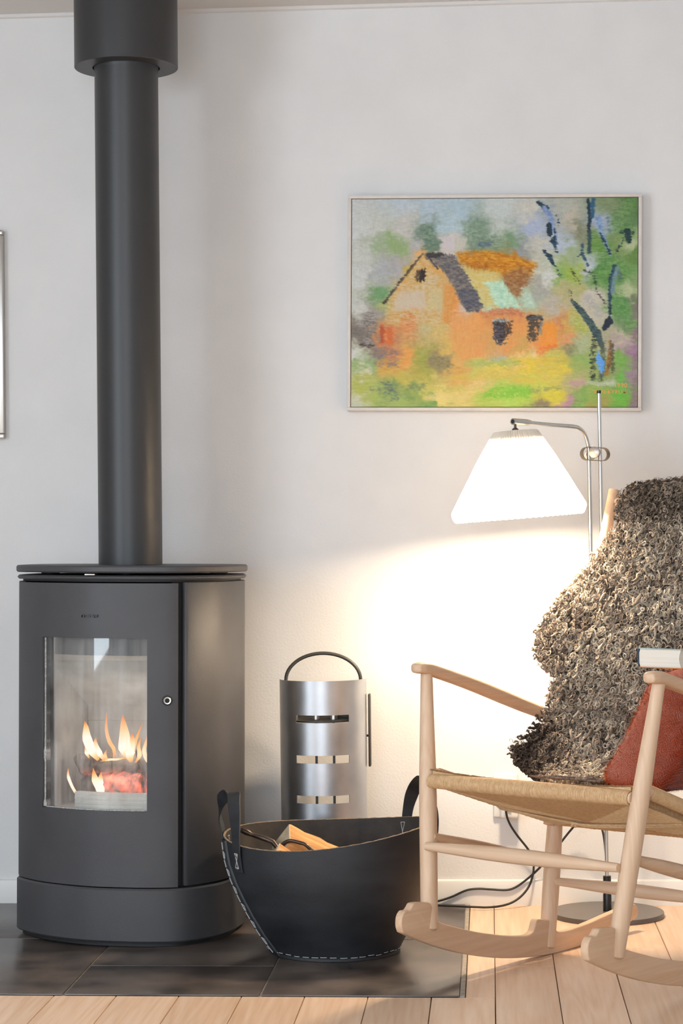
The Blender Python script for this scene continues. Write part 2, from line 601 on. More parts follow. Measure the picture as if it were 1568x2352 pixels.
# ------------------------------------------------------------------ the room
YW = 5.317          # face of the back wall
ZC = 2.294          # ceiling
XL, XR, YF = -3.05, 2.75, -2.45
HX1, HY0 = -0.069, 4.237      # hearth: right edge and front edge


def struct(o):
    o['kind'] = 'structure'
    return o


struct(MB().box((XL - 0.1, YW, -0.03), (XR + 0.1, YW + 0.12, ZC + 0.05)).build('wall_back', M['wall'], smooth=False))
struct(MB().box((XR, YF, -0.03), (XR + 0.1, YW, ZC + 0.05)).build('wall_right', M['wall'], smooth=False))
# left wall and front wall, each around a window opening
w = MB()
w.box((XL - 0.1, YF, -0.03), (XL, 0.05, ZC + 0.05)).box((XL - 0.1, 2.25, -0.03), (XL, YW, ZC + 0.05))
w.box((XL - 0.1, 0.05, -0.03), (XL, 2.25, 0.4)).box((XL - 0.1, 0.05, 2.2), (XL, 2.25, ZC + 0.05))
struct(w.build('wall_left', M['wall'], smooth=False))
w = MB()
w.box((XL - 0.1, YF - 0.1, -0.03), (-1.75, YF, ZC + 0.05)).box((0.65, YF - 0.1, -0.03), (XR + 0.1, YF, ZC + 0.05))
w.box((-1.75, YF - 0.1, -0.03), (0.65, YF, 0.4)).box((-1.75, YF - 0.1, 2.2), (0.65, YF, ZC + 0.05))
struct(w.build('wall_front', M['wall'], smooth=False))
for nm, mk in (('window_1', lambda: [((XL - 0.09, 0.05, 0.4), (XL - 0.03, 0.12, 2.2)), ((XL - 0.09, 2.18, 0.4), (XL - 0.03, 2.25, 2.2)), ((XL - 0.09, 0.12, 0.4), (XL - 0.03, 2.18, 0.47)), ((XL - 0.09, 0.12, 2.13), (XL - 0.03, 2.18, 2.2))]),
               ('window_2', lambda: [((-1.75, YF - 0.09, 0.4), (-1.68, YF - 0.03, 2.2)), ((0.58, YF - 0.09, 0.4), (0.65, YF - 0.03, 2.2)), ((-1.68, YF - 0.09, 0.4), (0.58, YF - 0.03, 0.47)), ((-1.68, YF - 0.09, 2.13), (0.58, YF - 0.03, 2.2))])):
    w = MB()
    for lo, hi in mk():
        w.box(lo, hi)
    struct(w.build(nm, M['white_paint'], smooth=False))
struct(MB().box((XL - 0.1, YF - 0.1, ZC), (XR + 0.1, YW + 0.1, ZC + 0.1)).build('ceiling', M['ceiling'], smooth=False))
struct(MB().prism([(0, 0), (0.010, 0), (0.007, -0.007), (0, -0.010)], XL, XR, lambda p, h: (h, YW - p[0], ZC + p[1])).build('trim_1', M['ceiling']))
bb = [(0, 0), (0.013, 0), (0.013, 0.052), (0.010, 0.061), (0.003, 0.064), (0, 0.064)]
struct(MB().prism(bb, XL, XR, lambda p, h: (h, YW - p[0], 0.0 + p[1])).build('baseboard_back', M['white_paint']))

# floor: subfloor slab with planks and hearth tiles laid on it
floor = struct(MB().box((XL - 0.1, YF - 0.1, -0.06), (XR + 0.1, YW + 0.1, -0.016)).build('floor', M['gap'], smooth=False))
PW = 0.1285
plank_cache = {}


def plank(x0, y0, y1):
    wq, lq = PW - 0.0016, round(y1 - y0 - 0.0006, 4)
    key = (round(wq, 4), lq)
    if key not in plank_cache:
        mb = MB().box((0, 0, -0.016), (wq, lq, 0.0))
        o = mb.build('plank', M['beech_floor'], floor, bevel=0.0009, seg=1)
        plank_cache[key] = o.data
    else:
        o = link('plank', plank_cache[key], None, floor)
    o.location = (x0 + 0.0008, y0 + 0.0003, 0)
    return o


joint = {7: 4.545, 9: 4.76, 10: 4.36, 11: 4.95, 8: 3.1, 3: 3.55, 5: 3.25, 1: 3.4}
for i in range(-10, 20):
    x0 = -0.8966 + i * PW
    x1 = x0 + PW
    yend = YW - 0.004
    if x0 < HX1 - 0.06:
        yend = HY0 - 0.0025
    ys = [2.2]
    j = joint.get(i, 2.2 + 0.37 * ((i * 7) % 5) + 0.3)
    if 2.4 < j < yend - 0.2:
        ys.append(j)
    ys.append(yend)
    for a, b in zip(ys[:-1], ys[1:]):
        if b == YW - 0.004 and x0 < HX1 + 0.012:     # the plank beside the hearth is cut along it
            o = MB().box((0, 0, -0.016), (x1 - HX1 - 0.013, b - HY0 - 0.002, 0)).build('plank', M['beech_floor'], floor, bevel=0.0009, seg=1)
            o.location = (HX1 + 0.0125, HY0 - 0.002, 0)
            o2 = plank(x0, a, HY0 - 0.0026)
        else:
            plank(x0, a, b)
# planks nearer the camera and out of sight run on as longer boards
for i in range(-17, 28):
    x0 = -0.8966 + i * PW
    plank(x0, YF, 2.2)
for i in list(range(-17, -10)) + list(range(20, 28)):
    x0 = -0.8966 + i * PW
    plank(x0, 2.2, YW - 0.004)

# hearth tiles
HX0 = -0.8775 - 2 * 0.4045 - 0.4
mb = MB().box((HX0, HY0, -0.016), (HX1 + 0.001, YW - 0.002, 0.0005))
mb.build('grout', M['grout'], floor, smooth=False)
mb = MB().box((HX1 + 0.0012, HY0 - 0.001, -0.016), (HX1 + 0.011, YW - 0.014, 0.0032))
mb.build('hearth_edge', M['tile_edge'], floor, bevel=0.001, seg=1)
cols = [(-1.2825, -0.8795, [4.830]), (-0.8755, -0.4750, [4.524, 5.119]), (-0.4712, HX1 - 0.0005, [4.832]),
        (-1.6870, -1.2865, [4.524, 5.119]), (HX0, -1.6910, [4.830])]
for x0, x1, js in cols:
    ys = [HY0] + js + [YW - 0.002]
    for a, b in zip(ys[:-1], ys[1:]):
        lo_, hi_ = a + (0.0018 if a != HY0 else 0.0), b - (0.0018 if b != YW - 0.002 else 0.0)
        mb = MB().box((x0, lo_, -0.008), (x1, hi_, 0.0035))
        mb.build('tile', M['slate'], floor, bevel=0.0014, seg=2)

# ------------------------------------------------------------------ wood stove
stove = thing('wood_stove', 'black cast iron wood stove with a curved glass door and a lit fire', 'stove', (-0.855, 4.95, 0.0035), (0, 0.0105, 0))
OX, OY = -0.855, 4.95
foot = np.array([(-1.120, 4.905), (-1.113, 4.862), (-1.0415, 4.788), (-0.933, 4.732), (-0.834, 4.7155), (-0.759, 4.717), (-0.703, 4.734),
                 (-0.653, 4.783), (-0.6205, 4.838), (-0.599, 4.925), (-0.5925, 5.01), (-0.612, 5.09), (-0.665, 5.145), (-0.78, 5.17), (-0.92, 5.17),
                 (-1.04, 5.15), (-1.105, 5.09), (-1.121, 5.0)]) - np.array((OX, OY))
OUT = spline(foot, 14, closed=True)
CEN = OUT.mean(0)


def inset(P, d):
    T = np.roll(P, -1, 0) - np.roll(P, 1, 0)
    T /= np.linalg.norm(T, axis=1)[:, None]
    Nn = np.stack([-T[:, 1], T[:, 0]], 1)
    s = np.sign(np.sum(Nn * (P.mean(0) - P), 1).mean())
    return P + Nn * s * d


def slab(P, z0, z1, rad=0.003):
    mb = MB()
    lv = [(rad, z0), (0, z0 + rad), (0, z1 - rad), (rad, z1)]
    n = len(P)
    V, F = [], []
    for d, z in lv:
        Q = inset(P, d)
        V += [(q[0], q[1], z) for q in Q]
    for i in range(3):
        for j in range(n):
            k = (j + 1) % n
            F.append((i * n + j, i * n + k, (i + 1) * n + k, (i + 1) * n + j))
    F.append(tuple(range(n - 1, -1, -1)))
    F.append(tuple(3 * n + j for j in range(n)))
    mb.add(V, F)
    return mb


slab(inset(OUT, 0.014), 0.0, 0.012, 0.002).build('plinth', M['iron_dark'], stove)
slab(OUT, 0.012, 0.1345, 0.004).build('base', M['iron'], stove)
BODY = inset(OUT, 0.0035)


def near_i(P, x, y):
    return int(np.argmin(np.hypot(P[:, 0] - (x - OX), P[:, 1] - (y - OY))))


n_out = len(BODY)
i0 = near_i(BODY, -1.114, 4.872)       # left edge of the door
i1 = near_i(BODY, -0.7135, 4.7305)     # right edge of the door
i2 = near_i(BODY, -0.7005, 4.736)      # where the side panel begins
BODY_D = np.concatenate([np.arange(len(BODY))])


def dense(P, a, b, n):
    """n points along the outline from index a forward to index b"""
    idx = np.arange(a, b + 1) if b >= a else np.concatenate([np.arange(a, len(P)), np.arange(0, b + 1)])
    Q = P[idx]
    d = np.concatenate([[0], np.cumsum(np.hypot(*np.diff(Q, axis=0).T))])
    s = np.linspace(0, d[-1], n)
    return np.stack([np.interp(s, d, Q[:, 0]), np.interp(s, d, Q[:, 1])], 1), s


def shell(path, thick, z0, z1, inward=True):
    """wall of given thickness following an open path"""
    n = len(path)
    T = np.gradient(path, axis=0)
    T /= np.linalg.norm(T, axis=1)[:, None]
    Nn = np.stack([-T[:, 1], T[:, 0]], 1)
    if np.sum(Nn * (CEN - path), 1).mean() < 0:
        Nn = -Nn
    inn = path + Nn * thick
    ring = np.concatenate([path, inn[::-1]])
    return MB().prism([tuple(p) for p in ring], z0, z1, lambda p, h: (p[0], p[1], h)), inn


# body panel: from the right of the door around the back to the left edge
pth, _ = dense(BODY, i2, (i0 - 2) % n_out, 120)
mb, _inn = shell(pth, 0.016, 0.139, 0.8315)
mb.build('side_panel', M['iron'], stove, bevel=0.0015, seg=1, angle=60)
# door
ND = 90
dpath, dsl = dense(BODY, i0, i1, ND)
ZD0, ZD1 = 0.1375, 0.8290
WZ0, WZ1 = 0.3090, 0.7035
wx0, wx1 = -1.0405 - OX, -0.7838 - OX
jl = int(np.argmin(np.abs(dpath[:, 0] - wx0)))
jr = int(np.argmin(np.abs(dpath[:, 0] - wx1)))
dT = np.gradient(dpath, axis=0)
dT /= np.linalg.norm(dT, axis=1)[:, None]
dN = np.stack([dT[:, 1], -dT[:, 0]], 1)
if np.sum(dN * (dpath - CEN), 1).mean() < 0:
    dN = -dN


def door_grid(zs, skip, depth):
    nz = len(zs)
    Vf = [(dpath[j, 0], dpath[j, 1], z) for z in zs for j in range(ND)]
    Vb = [(dpath[j, 0] - dN[j, 0] * depth, dpath[j, 1] - dN[j, 1] * depth, z) for z in zs for j in range(ND)]
    K = len(Vf)
    F = []
    filled = {(a, j) for a in range(nz - 1) for j in range(ND - 1) if not skip(a, j)}
    for a, j in filled:
        q = (a * ND + j, a * ND + j + 1, (a + 1) * ND + j + 1, (a + 1) * ND + j)
        F.append(q)
        F.append(tuple(K + v for v in reversed(q)))
        for (da, dj, e0, e1) in ((-1, 0, q[0], q[1]), (0, 1, q[1], q[2]), (1, 0, q[2], q[3]), (0, -1, q[3], q[0])):
            if (a + da, j + dj) not in filled:
                F.append((e1, e0, K + e0, K + e1))
    return MB().add(Vf + Vb, F)


zs = [ZD0, ZD0 + 0.0015, WZ0 - 0.05, WZ0 - 0.0015, WZ0] + list(np.linspace(WZ0 + 0.03, WZ1 - 0.03, 8)) + [WZ1, WZ1 + 0.0015, WZ1 + 0.05, ZD1 - 0.0015, ZD1]
door = door_grid(zs, lambda a, j: 4 <= a <= 12 and jl <= j < jr, 0.016).build('door', M['iron'], stove, angle=55)


def arc_strip(a, b, off, z0, z1, thick):
    P = dpath[a:b + 1] - dN[a:b + 1] * off
    Q = dpath[a:b + 1] - dN[a:b + 1] * (off + thick)
    ring = np.concatenate([P, Q[::-1]])
    return MB().prism([tuple(p) for p in ring], z0, z1, lambda p, h: (p[0], p[1], h))


# a dark frame behind the door with its own opening, then the glass
fr = MB()
for args in ((1, jl - 3, 0.017, ZD0 + 0.004, ZD1 - 0.002, 0.004), (jr + 3, ND - 2, 0.017, ZD0 + 0.004, ZD1 - 0.002, 0.004)):
    P = arc_strip(*args)
    fr.add(np.concatenate(P.v), P.f)
for args in ((jl - 3, jr + 3, 0.017, ZD0 + 0.004, WZ0 - 0.006, 0.004), (jl - 3, jr + 3, 0.017, WZ1 + 0.006, ZD1 - 0.002, 0.004)):
    P = arc_strip(*args)
    fr.add(np.concatenate(P.v), P.f)
fr.build('door_frame', M['iron_dark'], door, smooth=False, label='black inner door frame')
# black strip painting the shade inside the gap beside the door
gp = BODY[i1 - 2:i2 + 3]
mb, _ = shell(dense(inset(BODY, 0.018), i1 - 3, i2 + 3, 12)[0], 0.012, 0.139, 0.8315)
mb.build('gap_shade_strip', M['iron_dark'], stove, smooth=False, label='black strip painted as the shade in the gap beside the door')
P = dpath[jl - 2:jr + 3] - dN[jl - 2:jr + 3] * 0.0100
Q = dpath[jl - 2:jr + 3] - dN[jl - 2:jr + 3] * 0.0130
gm = MB()
gm.prism([tuple(p) for p in np.concatenate([P, Q[::-1]])], WZ0 - 0.005, WZ1 + 0.005, lambda p, h: (p[0], p[1], h))
gm.build('door_glass', M['glass'], door, label='sooty curved glass pane')
# seal rope along the left of the glass
rp = [(dpath[jl, 0] - dN[jl, 0] * 0.0085 + 0.0012, dpath[jl, 1] - dN[jl, 1] * 0.0070, z) for z in np.linspace(WZ0 + 0.002, WZ1 - 0.002, 50)]
rr = 0.0014 + 0.0008 * RNG.random(50)
rr[14:17] += 0.0015
rr[0:2] += 0.002
MB().tube(rp, rr, 6).build('seal_rope', M['rope'], door, label='frayed grey seal rope')
rp = [(dpath[j, 0] - dN[j, 0] * 0.0085, dpath[j, 1] - dN[j, 1] * 0.0085, WZ0 + 0.0016) for j in range(jl + 1, jr)]
MB().tube(rp, 0.0014, 6).build('seal_rope', M['rope'], door)
# door lock: a round steel pin in a dark recess
jk = int(np.argmin(np.abs(dpath[:, 0] - (-0.7400 - OX))))
ck = np.array((dpath[jk, 0], dpath[jk, 1], 0.5625))
nk = np.array((dN[jk, 0], dN[jk, 1], 0))
MB().tube([ck + nk * 0.0002, ck + nk * 0.0012], 0.0118, 24).build('lock_recess', M['iron_dark'], door, label='black ring around the lock')
kb = MB()
for (ra, rb_, da, db) in ((0.0088, 0.0088, -0.004, 0.006),):
    kb.tube([ck + nk * da, ck + nk * db, ck + nk * (db + 0.001)], [0.0088, 0.0088, 0.0080], 24, cap=False)
kb.tube([ck + nk * 0.007, ck + nk * 0.0068, ck + nk * -0.002], [0.0080, 0.0056, 0.0052], 24, cap=False)
kb.build('lock_pin', M['steel'], door, label='small round steel lock pin')
MB().tube([ck + nk * 0.001, ck + nk * 0.0022], 0.0054, 16).build('lock_hole', M['iron_dark'], door, label='black hole of the lock pin')
# raised maker's lettering
jt = int(np.argmin(np.abs(dpath[:, 0] - (-0.9195 - OX))))
fc = bpy.data.curves.new('maker_lettering', 'FONT')
fc.body = 'mors\u00f8'
fc.size = 0.0158
fc.align_x = 'CENTER'
fc.align_y = 'CENTER'
fc.extrude = 0.0011
fc.offset = 0.0004
fo = text_mesh('maker_lettering', fc, M['iron'])
fo.parent = door
tx = Vector((dT[jt, 0], dT[jt, 1], 0)).normalized()
tn = Vector((dN[jt, 0], dN[jt, 1], 0)).normalized()
tz = Vector((0, 0, 1))
fo.matrix_local = Matrix(((tx[0], tz[0], tn[0], dpath[jt, 0] + tn[0] * 0.0009), (tx[1], tz[1], tn[1], dpath[jt, 1] + tn[1] * 0.0009), (0, 1, 0, 0.7552), (0, 0, 0, 1)))
fo.scale = (1.08, 0.86, 1)
fo['label'] = 'raised lettering of the maker on the door'

# top: ring, spacers, plate, vent lever
slab(inset(OUT, 0.013), 0.8315, 0.8375, 0.001).build('neck', M['iron_dark'], stove)
slab(OUT, 0.8365, 0.8465, 0.004).build('top_ring', M['iron'], stove)
for sx, sy in ((-0.20, -0.03), (0.205, -0.03), (-0.12, 0.15), (0.12, 0.15), (0.0, -0.13)):
    MB().lathe([(0.0, 0), (0.022, 0), (0.022, 0.0085), (0, 0.0085)], 20, (sx, sy + 0.02, 0.8450)).build('spacer', M['iron_dark'], stove)
slab(inset(OUT, -0.003), 0.8525, 0.8690, 0.0035).build('top_plate', M['iron'], stove)
MB().box((-0.076, -0.2255, 0.8472), (-0.052, -0.19, 0.8505)).build('vent_lever', M['steel'], stove, bevel=0.001, label='small steel air lever under the top plate')

# firebox
fb = lambda x, y: (x - OX, y - OY)
ZL0, ZB = 0.30, 0.52
fbx = {'fl': fb(-1.045, 4.834), 'bl': fb(-0.992, 5.085), 'br': fb(-0.70, 5.085), 'fr': fb(-0.655, 4.86)}


def wallpiece(name, a, b, z0, z1, t, mat, flip=False):
    a, b = np.array(a), np.array(b)
    d = (b - a) / np.linalg.norm(b - a)
    nn = np.array((-d[1], d[0])) * (1 if not flip else -1) * t
    return MB().prism([tuple(a), tuple(b), tuple(b + nn), tuple(a + nn)], z0, z1, lambda p, h: (p[0], p[1], h)).build(name, mat, stove, bevel=0.001, seg=1)


wallpiece('side_lining', fbx['fl'], fbx['bl'], 0.25, 0.68, 0.014, M['vermiculite'])
wallpiece('side_lining', fbx['br'], fbx['fr'], 0.25, 0.68, 0.014, M['vermiculite'])
wallpiece('back_lining', fbx['bl'], fbx['br'], 0.25, 0.50, 0.014, M['vermiculite'])
wallpiece('back_plate', (fbx['bl'][0], fbx['bl'][1] - 0.002), (fbx['br'][0], fbx['br'][1] - 0.002), 0.485, 0.535, 0.012, M['vermiculite'])
# perforations of the back plate
pf = MB()
for r_ in range(2):
    for q in range(12):
        x = -0.80 + q * 0.011 + r_ * 0.005
        pf.tube([(x - OX, 5.0825 - OY, 0.497 + 0.014 * r_), (x - OX, 5.0815 - OY, 0.497 + 0.014 * r_)], 0.0016, 8)
o = pf.build('air_holes', M['iron_dark'], stove, label='two rows of small dark air holes')
o['kind'] = 'stuff'
# sloping ribbed baffle: from the front lintel down to the back wall
pa, pb = np.array((4.826 - OY, 0.664)), np.array((5.083 - OY, 0.522))
bm_ = MB()
nr = 30
prof = []
for k in range(nr + 1):
    t = k / nr
    q = pa + (pb - pa) * t
    prof.append(q)
    if k < nr and k > 3:
        q2 = pa + (pb - pa) * (t + 0.5 / nr) + np.array((0.0016, 0.0052))
        prof.append(q2)
top = [pb + np.array((0, 0.02)), pa + np.array((0, 0.02))]
ol = [tuple(p) for p in prof + top]
bm_.prism(ol, -1.046 - OX, -0.64 - OX, lambda p, h: (h, p[0], p[1]))
bm_.build('baffle', M['vermiculite'], stove, smooth=False, label='ribbed pale baffle sloping to the back')
P = arc_strip(jl - 3, jr + 4, 0.034, 0.662, 0.735, 0.004)
P.build('lintel', M['iron'], stove)
MB().box((-1.045 - OX, 4.835 - OY, 0.268), (-0.655 - OX, 5.085 - OY, 0.300)).build('fire_floor', M['vermiculite'], stove, smooth=False)
# log retainer: a whitened ridged bar behind the glass
ja = int(np.argmin(np.abs(dpath[:, 0] - (-0.978 - OX))))
ret = MB()
for k in range(9):
    z = 0.300 + k * 0.0052
    P = arc_strip(ja, jr + 3, 0.030 + (0.0012 if k % 2 else 0.0), z, z + 0.0052, 0.02)
    ret.add(np.concatenate(P.v), P.f)
ret.build('log_guard', M['vermiculite_w'], stove, smooth=False, label='whitened ridged bar along the foot of the glass')


def charred(name, a, b, r, label, glow):
    a, b = np.array(a) - np.array((OX, OY, 0)), np.array(b) - np.array((OX, OY, 0))
    n = 15
    t = np.linspace(0, 1, n)
    pts = a + (b - a) * t[:, None] + RNG.normal(0, 0.0022, (n, 3))
    rad = r * (1 + 0.10 * RNG.normal(size=n))
    rad[0] *= 0.9
    rad[-1] *= 0.88
    mb = MB().tube(pts, rad, 11)
    V = np.concatenate(mb.v)
    V += RNG.normal(0, r * 0.05, V.shape)
    mb.v = [V]
    o = mb.build(name, M['ember'], stove, label=label)
    at = o.data.color_attributes.new('Col', 'FLOAT_COLOR', 'POINT')
    g = glow(V + np.array((OX, OY, 0)))
    c = np.ones((len(V), 4), np.float32)
    c[:, :3] = g[:, None]
    at.data.foreach_set('color', c.ravel())
    return o


charred('burning_log', (-0.990, 4.925, 0.392), (-0.842, 4.945, 0.402), 0.027, 'charred grey log lying across the top', lambda V: np.clip((0.382 - V[:, 2]) / 0.02, 0, 0.8))
charred('burning_log', (-0.965, 4.95, 0.342), (-0.825, 4.93, 0.345), 0.032, 'red glowing log at the bottom', lambda V: 1.0 * (V[:, 0] > -0.93))
charred('burning_log', (-0.865, 4.99, 0.375), (-0.745, 4.95, 0.395), 0.030, 'smouldering log at the right', lambda V: np.clip((V[:, 0] + 0.80) / 0.05, 0, 0.5))


def flame(pts, rad, tone=1.0):
    """a tongue of fire: swept, flattened, white at the heart and orange at the tips"""
    C = spline(np.array(pts) - np.array((OX, OY, 0)), 7)
    R_ = 1.25 * np.interp(np.linspace(0, 1, len(C)), np.linspace(0, 1, len(rad)), rad)
    mb = MB().tube(C, 1, 10, flat=np.stack([R_, R_ * 0.45 + 0.0003], 1), up=(0, 1, 0), cap=False)
    V = np.concatenate(mb.v)
    o = mb.build('flame', M['flame'], stove)
    n = 10
    k = np.repeat(np.linspace(0, 1, len(C)), n)
    fat = np.repeat(R_ / max(R_), n)
    c = np.ones((len(V), 4), np.float32)
    hot = np.clip(fat * 1.25 - 0.15, 0, 1) * tone
    c[:, 0] = 1.0 + 0.9 * hot
    c[:, 1] = 0.26 + 1.05 * hot ** 1.2
    c[:, 2] = 0.07 + 1.0 * hot ** 2.2
    at = o.data.color_attributes.new('Col', 'FLOAT_COLOR', 'POINT')
    at.data.foreach_set('color', c.ravel())
    return o


FY = 4.895
fl = bpy.data.lights.new('fire_glow', 'POINT')
fl.energy = 0.9
fl.color = (1.0, 0.93, 0.87)
fl.shadow_soft_size = 0.06
flo = bpy.data.objects.new('fire_glow', fl)
COL.objects.link(flo)
flo.parent = stove
flo.location = (-0.86 - OX, 4.90 - OY, 0.455)
flame([(-0.930, FY, 0.408), (-0.945, FY, 0.430), (-0.957, FY, 0.458), (-0.960, FY, 0.486), (-0.963, FY, 0.500)], [0.003, 0.0090, 0.0090, 0.0046, 0.0004])
flame([(-0.915, FY, 0.407), (-0.928, FY, 0.425), (-0.937, FY, 0.446), (-0.936, FY, 0.462)], [0.002, 0.006, 0.004, 0.0004])
flame([(-0.952, FY, 0.412), (-0.958, FY, 0.425), (-0.962, FY, 0.443)], [0.001, 0.004, 0.0004])
flame([(-0.925, FY, 0.405), (-0.905, FY, 0.409), (-0.885, FY, 0.410), (-0.862, FY, 0.414)], [0.0006, 0.0022, 0.002, 0.0005], 0.8)
flame([(-0.858, FY, 0.412), (-0.866, FY, 0.437), (-0.868, FY, 0.470), (-0.871, FY, 0.500), (-0.871, FY, 0.516)], [0.004, 0.0135, 0.0095, 0.0042, 0.0004])
flame([(-0.852, FY, 0.404), (-0.856, FY, 0.426), (-0.850, FY, 0.450), (-0.849, FY, 0.472)], [0.003, 0.0110, 0.0075, 0.0004])
flame([(-0.845, FY, 0.420), (-0.843, FY, 0.445), (-0.836, FY, 0.468), (-0.825, FY, 0.495)], [0.001, 0.0035, 0.0022, 0.0004], 0.45)
flame([(-0.842, FY, 0.402), (-0.832, FY, 0.420), (-0.834, FY, 0.440), (-0.829, FY, 0.462)], [0.001, 0.0045, 0.0032, 0.0004], 0.7)
flame([(-0.905, FY, 0.405), (-0.914, FY, 0.418), (-0.911, FY, 0.432)], [0.001, 0.0035, 0.0004], 0.6)
flame([(-0.894, FY, 0.412), (-0.893, FY, 0.433), (-0.904, FY, 0.452), (-0.911, FY, 0.480), (-0.911, FY, 0.520)], [0.001, 0.0035, 0.0038, 0.003, 0.0004], 0.42)
flame([(-0.797, FY, 0.398), (-0.812, FY, 0.408), (-0.821, FY, 0.430), (-0.815, FY, 0.455), (-0.806, FY, 0.492)], [0.001, 0.0045, 0.004, 0.0022, 0.0004], 0.75)
flame([(-0.800, FY, 0.396), (-0.789, FY, 0.405), (-0.788, FY, 0.440)], [0.001, 0.002, 0.0004], 0.5)
flame([(-0.935, 4.84, 0.312), (-0.953, 4.84, 0.318), (-0.975, 4.84, 0.340), (-0.990, 4.84, 0.372), (-0.991, 4.84, 0.394)], [0.0012, 0.0032, 0.0026, 0.003, 0.0004])
flame([(-0.937, 4.84, 0.313), (-0.918, 4.84, 0.322), (-0.915, 4.84, 0.345), (-0.927, 4.84, 0.368), (-0.932, 4.84, 0.395)], [0.001, 0.003, 0.0085, 0.007, 0.0004])
flame([(-0.920, 4.84, 0.335), (-0.916, 4.84, 0.362), (-0.913, 4.84, 0.386)], [0.003, 0.007, 0.0004])

# ------------------------------------------------------------------ flue pipe
PX, PY = -0.8595, 4.98
flue = thing('flue_pipe', 'black flue pipe rising from the stove top into a wide collar at the ceiling', 'pipe', (PX, PY, 0.8725))
MB().lathe([(0, 0), (0.0765, 0), (0.0765, 1.19), (0.0775, 1.196), (0.079, 1.204), (0.079, 1.30), (0, 1.30)], 72).build('pipe', M['pipe'], flue)
r0, r1 = 0.081, 0.1245
zb, zt = 2.0700 - 0.8725, ZC - 0.0005 - 0.8725
MB().lathe([(r0, zb + 0.02), (r0, zb), (r1 - 0.001, zb), (r1, zb + 0.001), (r1, zt), (r0, zt), (r0, zb + 0.02)], 96).build('ceiling_collar', M['pipe'], flue, label='wide black collar under the ceiling')

# ------------------------------------------------------------------ oil painting on the back wall
paint = thing('framed_painting', 'framed oil painting of an orange farmhouse and a bare blue tree', 'painting', (0.0196, YW - 0.001, 1.5225), (0, math.radians(0.88), 0))
FW, FH = 0.7405, 0.5475
fw = 0.0085
for lo, hi in (((-FW / 2, -0.034, FH / 2 - fw), (FW / 2, 0, FH / 2)), ((-FW / 2, -0.034, -FH / 2), (FW / 2, 0, -FH / 2 + fw)),
               ((-FW / 2, -0.034, -FH / 2 + fw), (-FW / 2 + fw, 0, FH / 2 - fw)), ((FW / 2 - fw, -0.034, -FH / 2 + fw), (FW / 2, 0, FH / 2 - fw))):
    MB().box(lo, hi).build('frame_bar', M['frame'], paint, bevel=0.0012, seg=2)
MB().box((-FW / 2 + fw, -0.012, -FH / 2 + fw), (FW / 2 - fw, -0.002, FH / 2 - fw)).build('backing', M['iron_dark'], paint, smooth=False, label='dark gap around the canvas')


def noise2(h, w_, cells, seed, octaves=3):
    g = np.random.default_rng(seed)
    out = np.zeros((h, w_))
    amp, tot = 1.0, 0.0
    cy, cx = cells
    for o in range(octaves):
        ny, nx = max(2, int(cy)) + 2, max(2, int(cx)) + 2
        G = g.random((ny, nx))
        yy = np.linspace(0, ny - 1.001, h)
        xx = np.linspace(0, nx - 1.001, w_)
        y0, x0 = yy.astype(int), xx.astype(int)
        fy, fx = yy - y0, xx - x0
        fy, fx = (fy * fy * (3 - 2 * fy))[:, None], (fx * fx * (3 - 2 * fx))[None]
        out += amp * (G[y0][:, x0] * (1 - fy) * (1 - fx) + G[y0 + 1][:, x0] * fy * (1 - fx) + G[y0][:, x0 + 1] * (1 - fy) * fx + G[y0 + 1][:, x0 + 1] * fy * fx)
        tot += amp
        amp *= 0.55
        cy, cx = cy * 2, cx * 2
    return out / tot
